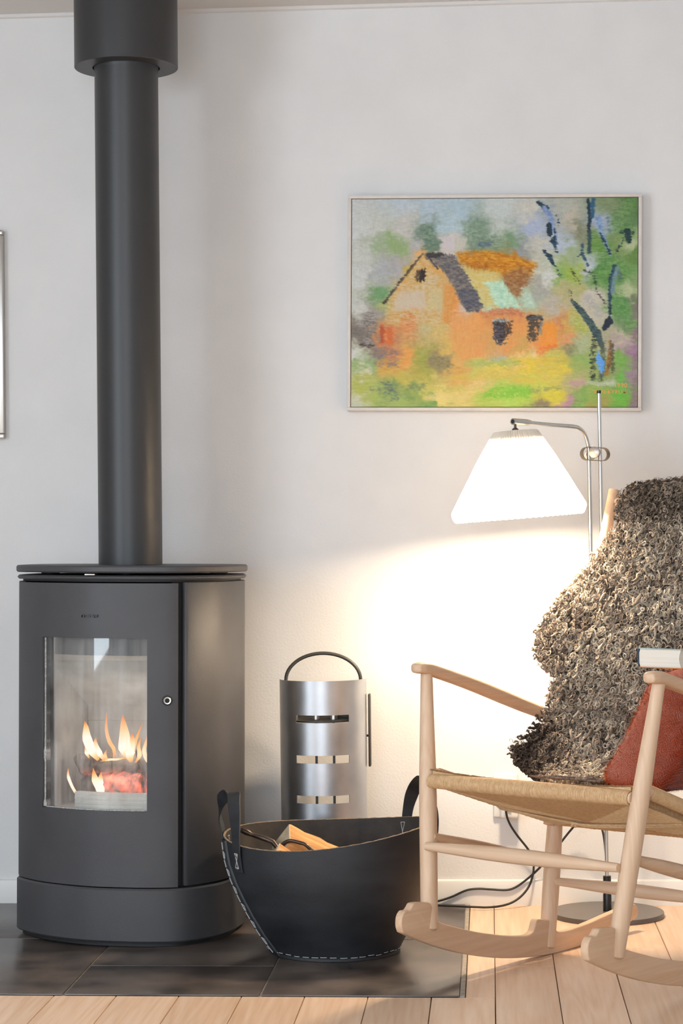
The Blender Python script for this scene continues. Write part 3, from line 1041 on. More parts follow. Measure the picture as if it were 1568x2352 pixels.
def paint_canvas(w_, h):
    X0, X1, Y0, Y1 = 58.0, 1484.0, 58.0, 1108.0
    px = np.linspace(X0, X1, w_)[None].repeat(h, 0)
    py = np.linspace(Y0, Y1, h)[:, None].repeat(w_, 1)
    S = """80,90,190,195,195 300,90,180,195,205 450,100,170,190,205 600,110,165,190,205 800,90,190,200,200 950,120,195,195,185 1100,100,170,175,165
1350,100,120,140,100 1460,100,80,120,60 80,200,195,200,200 200,200,190,195,190 330,190,190,190,185 450,230,105,132,116 550,190,170,195,205 680,220,118,145,125
800,200,185,195,190 960,205,160,175,205 1040,150,140,155,170 1150,170,180,175,160 1200,230,125,130,105 1300,200,150,165,190 1430,180,90,130,80 80,330,190,195,190
200,270,160,175,150 280,290,140,170,110 380,300,170,175,180 460,290,95,122,105 560,285,205,197,192 720,280,105,132,112 850,270,115,150,115
900,320,140,150,160 1000,300,190,190,180 1100,290,170,185,205 1150,350,150,170,130 1250,400,180,190,205 1290,290,90,140,60 1400,300,110,140,80 1440,300,160,180,130
1470,350,90,130,60 90,450,195,200,198 200,430,165,170,175 300,400,165,165,175 410,345,225,165,90 350,440,190,165,80 470,430,215,160,80
440,480,190,190,160 850,370,185,120,20 880,470,140,95,50 720,480,215,190,110 820,530,165,215,185 760,570,185,220,190 1000,430,190,195,180
1040,450,200,205,205 960,580,165,200,175 1000,520,160,160,155 1100,440,130,170,80 1150,430,150,180,70 1100,520,175,170,120 1200,500,170,170,110 1250,560,190,185,175
1300,440,70,130,60 1420,450,100,150,80 1420,540,170,185,140 1470,600,100,110,90 90,600,190,195,190 150,640,150,145,140 210,560,100,150,100 240,600,170,175,110
310,570,210,190,180 400,580,195,190,170 480,580,190,190,150 540,560,215,145,60 580,600,235,150,80 610,610,200,190,180 120,730,110,105,100 90,850,200,205,200
230,740,208,128,74 350,690,215,130,70 300,650,195,160,100 420,700,185,180,130 500,690,200,180,110 580,680,225,160,100 680,680,235,160,80 760,640,190,110,70
870,640,190,115,80 900,700,230,150,70 1050,720,228,156,70 1010,800,235,120,50 1100,680,200,130,80 1140,700,200,160,80 1060,600,180,175,160 1130,760,215,150,100
1200,700,160,175,80 1200,780,165,180,140 1240,650,190,185,165 1300,650,185,180,165 1400,620,80,140,70 1430,700,100,140,90 1400,760,180,175,150 1470,700,150,130,120
200,830,120,110,110 260,830,180,120,90 340,860,222,156,78 240,900,205,160,72 420,850,150,160,70 500,880,130,120,90 560,800,205,175,90 640,850,215,165,90
700,830,225,150,90 780,800,150,170,90 840,800,230,150,80 800,850,160,180,180 900,810,140,170,80 980,840,220,200,140 900,860,225,190,120 1080,850,190,190,90
1150,810,125,130,95 1200,870,130,170,90 1390,800,170,150,160 1400,870,110,170,70 1450,840,150,110,150 80,900,140,170,110 120,930,200,200,170 160,890,130,170,110
300,950,190,180,80 420,920,160,160,70 600,940,210,160,80 700,900,190,200,100 800,900,220,200,80 950,900,225,200,60 1100,910,215,195,60 1050,960,200,190,90
1180,900,150,170,90 1180,980,176,168,124 1350,950,130,150,90 1420,960,100,180,70 1460,950,150,120,150 80,1080,190,195,170 110,1010,170,180,80 200,1030,160,180,90
260,1030,110,140,90 350,1030,120,150,80 430,1000,200,190,90 500,1050,225,205,120 600,1060,215,195,110 700,990,225,190,110 740,1040,165,190,80 860,1040,160,198,80
920,1050,165,195,76 1000,1000,190,200,80 1080,1050,210,200,60 1200,1060,110,160,70 1300,1050,130,170,70 1400,1020,90,180,60 1420,1060,110,180,60 1470,1080,140,120,130
300,1080,150,176,92 450,1095,110,150,80 1000,1095,120,110,90 1150,1090,170,130,150 1300,1090,160,150,80"""
    S = np.array([[float(c) for c in s.split(',')] for s in S.split()])
    sh = (h, w_)
    # brush-like warp of the lookup position
    wx = (noise2(h, w_, (26, 30), 1) - 0.5) * 90 + (noise2(h, w_, (90, 60), 2) - 0.5) * 46
    wy = (noise2(h, w_, (26, 30), 3) - 0.5) * 90 + (noise2(h, w_, (60, 90), 4) - 0.5) * 46
    qx, qy = px + wx, py + wy
    num = np.zeros((h, w_, 3))
    den = np.zeros(sh)
    for x, y, r, g, b in S:
        d2 = ((qx - x) ** 2 + (qy - y) ** 2) / (42.0 ** 2)
        wgt = 1.0 / (0.30 + d2) ** 1.9
        num += wgt[..., None] * np.array((r, g, b))
        den += wgt
    img = num / den[..., None]
    fine = noise2(h, w_, (170, 90), 5, 2)
    horiz = noise2(h, w_, (190, 36), 6, 2)
    vert = noise2(h, w_, (36, 220), 7, 2)
    grain = noise2(h, w_, (150, 190), 8, 2)
    speck = noise2(h, w_, (62, 84), 11, 3)
    speck = (speck - speck.min()) / (speck.max() - speck.min())

    def seg_dist(pts, widths):
        best = np.full(sh, 1e9)
        for (x0, y0), (x1, y1), w0, w1 in zip(pts[:-1], pts[1:], widths[:-1], widths[1:]):
            dx, dy = x1 - x0, y1 - y0
            t = np.clip(((px - x0) * dx + (py - y0) * dy) / (dx * dx + dy * dy + 1e-9), 0, 1)
            d = np.hypot(px - x0 - t * dx, py - y0 - t * dy) - (w0 + (w1 - w0) * t) / 2
            best = np.minimum(best, d)
        return best

    def apply(mask, col, col2=None, tex=None):
        nonlocal img
        c = np.array(col, float)
        if col2 is not None:
            k = np.clip((tex if tex is not None else fine) * 2.2 - 0.6, 0, 1)[..., None]
            c = c * (1 - k) + np.array(col2, float) * k
        img = img * (1 - mask[..., None]) + c * mask[..., None]

    def stroke(pts, widths, col, col2=None, dry=0.35, soft=3.0, a=1.0, tex=None):
        if np.isscalar(widths):
            widths = [widths] * len(pts)
        d = seg_dist(pts, widths) + (fine - 0.5) * 30 * dry + (grain - 0.5) * 12 * dry
        m = np.clip(0.5 - d / (2 * soft), 0, 1)
        m *= np.clip(1.15 - dry * 0.35, 0.0, 1) * a
        hole = np.clip((speck - (0.86 - 0.36 * dry)) * 7, 0, 1)
        apply(m * (1 - hole * min(0.9, dry * 1.1)), col, col2, tex)

    def poly(pts, col, col2=None, dry=0.3, soft=5.0, a=1.0, tex=None):
        P = np.array(pts, float)
        inside = np.zeros(sh, bool)
        d = np.full(sh, 1e9)
        jx, jy = px + (fine - 0.5) * 22, py + (vert - 0.5) * 22
        for i in range(len(P)):
            (x0, y0), (x1, y1) = P[i], P[(i + 1) % len(P)]
            cr = ((y0 > jy) != (y1 > jy)) & (jx < (x1 - x0) * (jy - y0) / (y1 - y0 + 1e-9) + x0)
            inside ^= cr
            dx, dy = x1 - x0, y1 - y0
            t = np.clip(((jx - x0) * dx + (jy - y0) * dy) / (dx * dx + dy * dy + 1e-9), 0, 1)
            d = np.minimum(d, np.hypot(jx - x0 - t * dx, jy - y0 - t * dy))
        sd = np.where(inside, -d, d) + (grain - 0.5) * 26 * dry
        m = np.clip(0.5 - sd / (2 * soft), 0, 1) * a
        hole = np.clip((speck - (0.88 - 0.36 * dry)) * 7, 0, 1)
        apply(m * (1 - hole * min(0.9, dry * 1.1)), col, col2, tex)

    # trees behind the house, chimney, gable
    stroke([(180, 300), (230, 270), (300, 300)], 50, (150, 170, 135), (120, 160, 90), 0.9, 14, 0.6)
    stroke([(440, 215), (450, 300)], 60, (92, 122, 106), (120, 146, 122), 0.6, 14, 0.8)
    stroke([(660, 200), (700, 280), (760, 280)], 70, (108, 140, 116), (140, 164, 140), 0.8, 20, 0.75)
    stroke([(700, 285), (745, 290)], 22, (80, 96, 130), None, 0.6, 8, 0.8)
    poly([(510, 253), (573, 250), (575, 318), (512, 322)], (205, 197, 196), (192, 188, 196), 0.15, 5)
    poly([(575, 256), (632, 254), (630, 308), (578, 316)], (196, 196, 182), (182, 184, 172), 0.25, 6)
    poly([(415, 330), (520, 500), (560, 560), (560, 690), (240, 690), (235, 590)], (212, 162, 84), (196, 178, 140), 0.45, 12, 0.75)
    poly([(290, 530), (420, 520), (430, 610), (270, 620)], (206, 190, 178), (194, 186, 160), 0.5, 12, 0.8)
    poly([(450, 520), (520, 510), (520, 620), (440, 620)], (188, 190, 152), (204, 180, 120), 0.5, 12, 0.8)
    poly([(520, 490), (575, 500), (570, 680), (515, 690)], (222, 146, 62), (206, 150, 80), 0.4, 8, 0.85)
    poly([(560, 640), (900, 640), (1080, 690), (1080, 800), (850, 850), (620, 880), (560, 820)], (230, 158, 84), (214, 150, 84), 0.5, 14, 0.7)
    # roofs
    poly([(580, 330), (740, 318), (900, 360), (985, 385), (960, 440), (880, 470), (760, 430), (680, 425), (600, 380)], (190, 112, 20), (214, 146, 26), 0.5, 10, 0.95)
    poly([(650, 385), (760, 385), (740, 425), (660, 425)], (166, 92, 18), (180, 104, 20), 0.4, 10, 0.8)
    poly([(820, 440), (900, 400), (960, 420), (930, 520), (880, 560), (820, 490)], (146, 98, 52), (160, 116, 74), 0.6, 12, 0.85)
    poly([(610, 400), (800, 430), (800, 480), (720, 480), (800, 610), (720, 600)], (216, 190, 96), (200, 192, 130), 0.5, 10, 0.85)
    poly([(720, 480), (815, 478), (912, 612), (800, 614)], (166, 216, 188), (186, 222, 198), 0.3, 6, 0.95)
    poly([(905, 505), (935, 505), (975, 600), (930, 605)], (172, 208, 184), (196, 214, 200), 0.5, 8, 0.85)
    poly([(430, 340), (500, 332), (572, 345), (640, 450), (718, 604), (700, 628), (630, 628), (540, 450)], (88, 88, 98), (122, 116, 108), 0.35, 5, 1.0)
    poly([(590, 520), (680, 510), (716, 606), (632, 626)], (70, 76, 92), (92, 94, 104), 0.35, 6, 0.9)
    stroke([(440, 345), (500, 338), (520, 345)], [26, 20, 6], (58, 56, 58), None, 0.5, 4)
    stroke([(445, 355), (490, 412)], [8, 8], (36, 46, 72), None, 0.3, 3)
    stroke([(425, 345), (480, 405)], [10, 4], (122, 104, 90), None, 0.5, 4)
    stroke([(222, 580), (300, 480), (350, 420), (412, 335)], [14, 12, 18, 10], (74, 62, 50), (96, 80, 60), 0.55, 3)
    stroke([(420, 348), (352, 436), (256, 566)], 12, (222, 160, 80), (204, 176, 96), 0.6, 6, 0.8)
    poly([(382, 424), (398, 420), (400, 478), (382, 480)], (58, 48, 42), (106, 84, 58), 0.5, 3)
    poly([(400, 416), (427, 412), (427, 474), (400, 476)], (44, 36, 34), None, 0.15, 3)
    stroke([(740, 640), (860, 625), (910, 650)], 26, (186, 110, 74), (206, 130, 86), 0.6, 8, 0.85)
    # windows of the house
    poly([(768, 672), (828, 664), (832, 760), (800, 800), (772, 760)], (46, 38, 36), (70, 70, 84), 0.5, 3)
    poly([(826, 676), (860, 676), (856, 740), (828, 770)], (104, 74, 48), (60, 50, 44), 0.85, 5)
    stroke([(772, 760), (790, 790), (832, 785)], 9, (84, 108, 134), (40, 40, 44), 0.8, 3)
    stroke([(775, 672), (840, 672)], 14, (190, 200, 190), (90, 120, 140), 0.7, 4)
    poly([(938, 655), (1010, 650), (1000, 720), (985, 775), (945, 780), (945, 700)], (98, 84, 62), (60, 52, 46), 0.75, 5)
    stroke([(945, 660), (1005, 660)], 22, (56, 48, 46), (84, 92, 100), 0.5, 4)
    stroke([(1012, 690), (1005, 740)], 14, (112, 134, 150), None, 0.6, 5)
    poly([(1010, 690), (1080, 680), (1085, 800), (1000, 815)], (238, 154, 46), (230, 140, 60), 0.3, 7, 0.9)
    stroke([(1000, 812), (1090, 800)], 12, (232, 112, 40), None, 0.5, 6, 0.8)
    stroke([(210, 710), (215, 780)], 24, (196, 84, 44), (150, 70, 44), 0.7, 5)
    stroke([(250, 715), (255, 780)], 30, (214, 112, 54), (190, 92, 50), 0.6, 6)
    stroke([(345, 660), (360, 740)], 60, (212, 128, 74), (200, 160, 110), 0.7, 12, 0.7)
    stroke([(110, 690), (165, 650), (140, 780)], [50, 36, 60], (112, 108, 106), (150, 146, 142), 0.85, 10, 0.9)
    stroke([(105, 795), (170, 798)], 10, (74, 66, 64), None, 0.7, 4)
    stroke([(190, 830), (280, 835)], 26, (112, 108, 122), (160, 120, 80), 0.9, 6)
    stroke([(200, 895), (280, 890)], 30, (120, 116, 124), (200, 140, 70), 0.9, 6)
    stroke([(500, 870), (545, 900)], 40, (112, 108, 92), (150, 140, 70), 0.8, 8)
    # grass: long horizontal strokes
    for (x0, y0, x1, wd, c) in ((560, 960, 900, 26, (214, 190, 84)), (880, 880, 1130, 40, (226, 198, 66)), (900, 930, 1150, 30, (222, 200, 72)), (660, 1000, 760, 44, (228, 202, 128)),
                                (440, 1062, 540, 26, (226, 208, 132)), (590, 1058, 640, 26, (228, 206, 128)), (480, 1020, 600, 30, (206, 194, 100)), (780, 1035, 930, 60, (122, 196, 58)),
                                (720, 1052, 770, 20, (116, 190, 54)), (980, 1060, 1120, 34, (208, 202, 62)), (300, 960, 420, 30, (196, 182, 84)), (90, 960, 180, 30, (176, 182, 84)),
                                (160, 1020, 240, 12, (120, 128, 112)), (350, 1010, 420, 30, (120, 140, 92)), (1160, 990, 1220, 26, (188, 150, 160)), (1080, 880, 1150, 26, (196, 186, 84)),
                                (640, 890, 880, 34, (176, 192, 96)), (700, 930, 860, 26, (222, 196, 84)), (880, 975, 1040, 22, (226, 190, 74)), (960, 1020, 1100, 8, (126, 140, 90))):
        stroke([(x0, y0), (x1, y0 - 5)], wd, c, tuple(v * 0.88 for v in c), 0.75, 9, 0.85, tex=horiz)
    for (x0, y0, r_) in ((250, 1000, 36), (275, 1040, 34)):
        stroke([(x0 - r_, y0 - 8), (x0 + 10, y0), (x0 + 20, y0 + 26), (x0 - 20, y0 + 34)], 9, (92, 104, 104), None, 0.85, 4, 0.9)
    # right-hand foliage
    stroke([(1440, 90), (1380, 180), (1420, 220)], 80, (84, 132, 74), (112, 150, 84), 0.7, 20, 0.8)
    stroke([(1340, 380), (1290, 470), (1380, 420)], 90, (76, 132, 64), (104, 152, 78), 0.6, 22, 0.8)
    stroke([(1380, 560), (1440, 640), (1460, 700)], 64, (80, 140, 74), (104, 150, 84), 0.6, 16, 0.9)
    stroke([(1270, 240), (1285, 310)], 50, (92, 140, 60), (112, 150, 80), 0.6, 14, 0.8)
    stroke([(1430, 300), (1460, 290)], 40, (176, 190, 150), None, 0.7, 12, 0.8)
    stroke([(1150, 440), (1200, 470)], 26, (150, 176, 66), None, 0.7, 10, 0.8)
    stroke([(1160, 640), (1220, 720)], 44, (166, 176, 70), (176, 186, 110), 0.6, 12, 0.8)
    for y in (600, 720, 850, 960, 1060):
        stroke([(1474, y), (1470, y + 60)], 24, (138, 102, 138), (116, 120, 96), 0.7, 8, 0.8)
    # bare blue tree
    dk, md, lt = (30, 52, 68), (46, 82, 108), (112, 140, 190)
    stroke([(985, 72), (1030, 112)], [12, 26], dk, md, 0.45, 2.5)
    stroke([(1020, 105), (1055, 160), (1075, 250), (1080, 300)], [20, 24, 20, 10], lt, (136, 156, 196), 0.4, 4)
    stroke([(1045, 195), (1050, 240)], [26, 26], dk, None, 0.3, 2.5)
    stroke([(1070, 215), (1080, 330)], [8, 12], dk, md, 0.7, 3)
    stroke([(1062, 270), (1075, 305)], [24, 14], dk, md, 0.4, 3)
    stroke([(1085, 150), (1090, 180)], 14, dk, None, 0.95, 3)
    stroke([(1012, 312), (1050, 360), (1075, 400)], [8, 26, 6], dk, md, 0.45, 3)
    stroke([(1075, 400), (1105, 460)], 6, (60, 90, 84), None, 0.8, 3)
    stroke([(1238, 66), (1248, 150), (1240, 230)], [16, 20, 12], dk, None, 0.35, 3)
    stroke([(1262, 68), (1258, 150)], [22, 18], (34, 92, 132), md, 0.4, 4)
    stroke([(1246, 230), (1244, 330)], [14, 18], (58, 84, 84), dk, 0.5, 4)
    stroke([(1290, 160), (1305, 230), (1330, 300), (1350, 346)], [26, 22, 18, 8], (104, 140, 186), (130, 160, 200), 0.4, 5)
    stroke([(1300, 240), (1348, 340)], 8, dk, None, 0.7, 3)
    stroke([(1335, 150), (1345, 230)], 10, (100, 124, 136), None, 0.8, 5, 0.8)
    stroke([(1212, 285), (1206, 330), (1240, 398)], [8, 16, 6], md, (60, 100, 110), 0.5, 3)
    stroke([(1206, 335), (1190, 352)], 6, dk, None, 0.6, 3)
    stroke([(1400, 232), (1462, 235)], [10, 14], (28, 56, 58), None, 0.5, 3)
    stroke([(1432, 225), (1440, 275)], [34, 26], (28, 56, 58), None, 0.4, 3)
    stroke([(1425, 250), (1395, 300), (1380, 330)], [14, 12, 6], (40, 66, 62), None, 0.7, 3)
    stroke([(1370, 400), (1352, 470), (1345, 560), (1348, 640)], [18, 22, 16, 10], dk, md, 0.4, 3)
    stroke([(1385, 415), (1366, 470), (1360, 530)], [20, 18, 22], (116, 146, 172), (90, 120, 140), 0.5, 5)
    stroke([(1395, 430), (1400, 470)], 20, (74, 100, 100), None, 0.7, 5, 0.8)
    stroke([(1350, 600), (1346, 690)], [14, 18], dk, (40, 56, 66), 0.6, 3)
    stroke([(1318, 715), (1345, 680)], [20, 40], (30, 42, 62), None, 0.3, 3)
    stroke([(1225, 422), (1270, 452), (1282, 530), (1340, 600)], [6, 10, 7, 9], (52, 60, 54), None, 0.8, 3)
    stroke([(1152, 420), (1195, 485)], [9, 7], (60, 66, 54), None, 0.8, 3)
    stroke([(1150, 520), (1158, 575)], 7, (56, 70, 54), None, 0.85, 3)
    stroke([(1240, 560), (1290, 640), (1270, 600)], 40, (176, 180, 178), (140, 146, 150), 0.9, 8, 0.8)
    stroke([(1160, 575), (1205, 625), (1245, 680), (1285, 740), (1308, 800)], [16, 30, 34, 42, 26], (40, 66, 78), (70, 92, 92), 0.3, 3)
    stroke([(1270, 770), (1268, 870), (1262, 970)], [26, 32, 20], (32, 44, 44), (92, 104, 60), 0.75, 4)
    stroke([(1310, 790), (1318, 900), (1305, 970)], [24, 20, 24], (84, 96, 84), (60, 70, 62), 0.6, 6)
    stroke([(1352, 780), (1352, 860), (1330, 945)], [14, 30, 16], (158, 116, 50), (92, 66, 44), 0.5, 4)
    stroke([(1362, 790), (1362, 930)], 12, (70, 84, 62), None, 0.6, 4, 0.9)
    poly([(1288, 828), (1322, 884), (1318, 944), (1304, 940), (1284, 886)], (70, 140, 222), (90, 156, 230), 0.15, 2.5)
    stroke([(1240, 985), (1300, 1000), (1365, 985)], [20, 30, 36], (168, 184, 160), (200, 206, 196), 0.85, 9, 0.9)
    # broken colour and brush relief
    tone = (fine - 0.5) * 12 + (grain - 0.5) * 6 + (np.where(py > 860, horiz, vert * 0.5 + fine * 0.5) - 0.5) * 18
    img = img * 0.90 + img.mean(2, keepdims=True) * 0.10 + 4.0
    img = np.clip(img + tone[..., None] * np.array((1.0, 1.0, 0.95)), 8, 250)
    c = img / 255.0
    c = np.where(c <= 0.04045, c / 12.92, ((c + 0.055) / 1.055) ** 2.4)
    return c, (grain * 0.5 + fine * 0.5)


PWX, PHY = 430, 318
pc, relief = paint_canvas(PWX, PHY)
cw, ch = FW - 2 * fw - 0.0030, FH - 2 * fw - 0.0030
gx = np.linspace(-cw / 2, cw / 2, PWX)[None].repeat(PHY, 0)
gz = np.linspace(ch / 2, -ch / 2, PHY)[:, None].repeat(PWX, 1)
gy = -0.0295 - relief * 0.0009
Vp = np.stack([gx, gy, gz], 2).reshape(-1, 3)
ii = np.arange(PHY * PWX).reshape(PHY, PWX)
Fp = np.stack([ii[:-1, :-1], ii[1:, :-1], ii[1:, 1:], ii[:-1, 1:]], 2).reshape(-1, 4)
canvas = raw_mesh('canvas', Vp, Fp, M['paint'], paint, colors=pc.reshape(-1, 3))
MB().box((-cw / 2, -0.029, -ch / 2), (cw / 2, -0.010, ch / 2)).build('stretcher', M['frame'], paint, smooth=False)
M['signature'] = mat_simple('orange_signature_paint', lin(226, 160, 84), rough=0.6)
for body, xx, zz, sz in (('1990', 0.3185, -0.2135, 0.0145), ('VAN KYRUM', 0.2925, -0.2300, 0.0128)):
    fc = bpy.data.curves.new('signature', 'FONT')
    fc.body = body
    fc.size = sz
    fc.align_x = 'CENTER'
    fc.space_character = 1.18
    fc.extrude = 0.0003
    fc.offset = 0.0002
    so = text_mesh('signature', fc, M['signature'])
    so.parent = paint
    so.location = (xx, -0.0306, zz)
    so.rotation_euler = (PI / 2, 0, 0)
    so['label'] = 'orange signature in capital letters' if body[0] == 'V' else 'orange painted year'

# picture frame at the left edge of the view
fr2 = thing('picture_frame', 'thin silver picture frame on the wall to the left of the flue pipe', 'picture frame', (-1.485, YW - 0.001, 1.4655))
for lo, hi in (((-0.25, -0.022, 0.256), (0.2455, 0, 0.2685)), ((-0.25, -0.022, -0.2685), (0.2455, 0, -0.256)), ((-0.25, -0.022, -0.256), (-0.2375, 0, 0.256)), ((0.233, -0.022, -0.256), (0.2455, 0, 0.256))):
    MB().box(lo, hi).build('frame_bar', M['silver'], fr2, bevel=0.0025, seg=2)
MB().box((-0.24, -0.012, -0.258), (0.236, -0.003, 0.258)).build('print', M['pages'], fr2, smooth=False)
# ------------------------------------------------------------------ floor lamp
lamp = thing('floor_lamp', 'brushed steel floor lamp with a lit white pleated shade on a bent arm', 'lamp', (0.2795, 5.162, 0.0))
LX, LY = 0.2795, 5.162
lp = lambda x, y, z: (x - LX, y - LY, z)
MB().lathe([(0, 0.0), (0.1365, 0.0), (0.1375, 0.001), (0.1375, 0.0105), (0.1365, 0.012), (0, 0.012)], 96).build('base', M['lamp_base'], lamp, label='round grey base plate')
MB().lathe([(0, 0.012), (0.0105, 0.012), (0.0105, 0.052), (0.0098, 0.054), (0.0098, 0.098), (0, 0.098)], 28).build('sleeve', M['black_metal'], lamp, label='black lower sleeve')
MB().tube([lp(0.2795, LY, 0.09), lp(0.2775, LY, 0.7), lp(0.2740, LY, 1.281)], 0.0047, 20).build('pole', M['steel'], lamp)
MB().tube([lp(0.2740, LY, 1.280), lp(0.2740, LY, 1.2875)], 0.0050, 20).build('pole_cap', M['black_metal'], lamp, label='black cap on the pole')
arm = spline([(0.2478, 5.125, 0.80), (0.2470, 5.125, 1.0), (0.2458, 5.125, 1.118), (0.2440, 5.123, 1.152), (0.2365, 5.116, 1.177), (0.2230, 5.103, 1.1915), (0.2056, 5.077, 1.1950), (0.149, 5.000, 1.1957), (0.0991, 4.940, 1.1980)], 10)
MB().tube([lp(*p) for p in arm], 0.0047, 20).build('arm', M['steel'], lamp)
sock = [lp(0.0991, 4.940, 1.1980), lp(0.0930, 4.933, 1.1982), lp(0.0925, 4.9325, 1.1982), lp(0.0590, 4.896, 1.1990)]
MB().tube(sock, [0.0068, 0.0068, 0.0078, 0.0078], 24).build('arm_end', M['steel'], lamp, label='thicker steel end piece of the arm')
MB().tube([lp(0.0593, 4.8963, 1.1990), lp(0.0587, 4.8957, 1.1990)], 0.0050, 20).build('arm_end_hole', M['iron_dark'], lamp)
MB().lathe([(0, 0.0), (0.0030, 0.0), (0.0030, 0.014), (0, 0.014)], 14, lp(0.0648, 4.900, 1.1822)).lathe([(0, -0.004), (0.0085, -0.004), (0.0075, 0.004), (0.004, 0.007), (0, 0.007)], 20, lp(0.0648, 4.900, 1.1775)).build('shade_nut', M['dark_metal'], lamp)
# clamp: flat band ring, two round knobs
band = []
for k in range(64):
    a = 2 * PI * k / 64
    cx = 0.0190 * (1 if math.cos(a) >= 0 else -1)
    band.append((cx + 0.0165 * math.cos(a), 0.0165 * math.sin(a)))
bo = np.array(band)
cb = MB()
V, F = [], []
for d, y in ((0, 0), (0, 0.020), (0.0013, 0.020), (0.0013, 0)):
    for p in bo:
        q = p - d * np.array((math.cos(math.atan2(p[1], p[0] - math.copysign(0.019, p[0]))), math.sin(math.atan2(p[1], p[0] - math.copysign(0.019, p[0])))))
        V.append((q[0], y - 0.010, q[1]))
for r_ in range(4):
    for j in range(64):
        F.append((r_ * 64 + j, r_ * 64 + (j + 1) % 64, ((r_ + 1) % 4) * 64 + (j + 1) % 64, ((r_ + 1) % 4) * 64 + j))
cb.add(V, F)
cl = cb.build('clamp_band', M['bronze'], lamp, smooth=False, label='flat steel band around both tubes')
cl.location = lp(0.2610, 5.128, 1.1300)
cl.rotation_euler = (0, math.radians(3), math.radians(18))
for (x, y, z, d) in ((0.2592, 5.094, 1.1325, -1), (0.2490, 5.160, 1.1290, 1)):
    dv = np.array((-0.25, -1.0, 0.0)) / 1.031 * (1 if d < 0 else -1)
    c0 = np.array(lp(x, y, z))
    MB().tube([c0 + dv * 0.0115, c0 + dv * 0.0110, c0 + dv * 0.001, c0], [0.0130, 0.0137, 0.0137, 0.0130], 40).build('clamp_knob', M['knob'], lamp)
    MB().tube([c0, c0 - dv * 0.02], 0.0042, 14).build('clamp_screw', M['dark_metal'], lamp)
# pleated shade
sc_top, sc_bot = np.array((0.0648, 4.900, 1.1769)), np.array((0.0705, 4.900, 0.9977))
NP_ = 64
nseg = NP_ * 4
tilt = 0.070
levels = [(0.0, 0.0485, 0.0032), (0.02, 0.0520, 0.0032), (0.35, 0.0895, 0.0030), (0.7, 0.1255, 0.0027), (1.0, 0.1560, 0.0024), (1.02, 0.1572, 0.0022), (1.045, 0.1570, 0.0022), (1.10, 0.1535, 0.0022), (1.135, 0.1500, 0.0025)]
V, F = [], []
for i, (k, r, amp) in enumerate(levels):
    c = sc_top + (sc_bot - sc_top) * k
    for j in range(nseg):
        a = 2 * PI * j / nseg
        ph = (j % 4) / 4.0
        tri = 1 - 4 * abs(ph - 0.5)                # zigzag
        rr_ = r * 0.99 + amp * tri * (0.9 + 0.2 * math.sin(j * 12.9898 % 6.28))
        x, y = rr_ * math.cos(a), rr_ * math.sin(a)
        V.append(lp(c[0] + x, c[1] + y, c[2] + tilt * x + (0.0012 * tri if i == len(levels) - 1 else 0)))
for i in range(len(levels) - 1):
    for j in range(nseg):
        k = (j + 1) % nseg
        F.append((i * nseg + j, i * nseg + k, (i + 1) * nseg + k, (i + 1) * nseg + j))
MB().add(V, F).build('lamp_shade', M['shade'], lamp, smooth=False, label='white pleated cone shade, lit from inside')
MB().lathe([(0, 0), (0.0590, 0.0), (0.0590, 0.0015), (0, 0.0015)], 48, lp(0.0660, 4.900, 1.146)).build('shade_light_block', M['plastic'], lamp)  # unseen disc added to keep bulb light off the upper shade
MB().lathe([(0, 0.0), (0.018, 0.0), (0.018, 0.055), (0.012, 0.066), (0, 0.066)], 28, lp(0.0665, 4.900, 1.075)).build('bulb_holder', M['plastic'], lamp)
MB().lathe([(0, -0.030), (0.012, -0.0275), (0.022, -0.019), (0.0275, -0.006), (0.0275, 0.006), (0.022, 0.020), (0.014, 0.034), (0.013, 0.050), (0, 0.050)], 28, lp(0.0690, 4.900, 1.030)).build('bulb', M['bulb'], lamp, label='glowing bulb inside the shade')
bl = bpy.data.lights.new('lamp_bulb_light', 'POINT')
bl.energy = 66.0
bl.color = (1.0, 0.78, 0.54)
bl.shadow_soft_size = 0.046
blo = bpy.data.objects.new('lamp_bulb_light', bl)
COL.objects.link(blo)
blo.parent = lamp
blo.location = lp(0.0690, 4.900, 1.030)

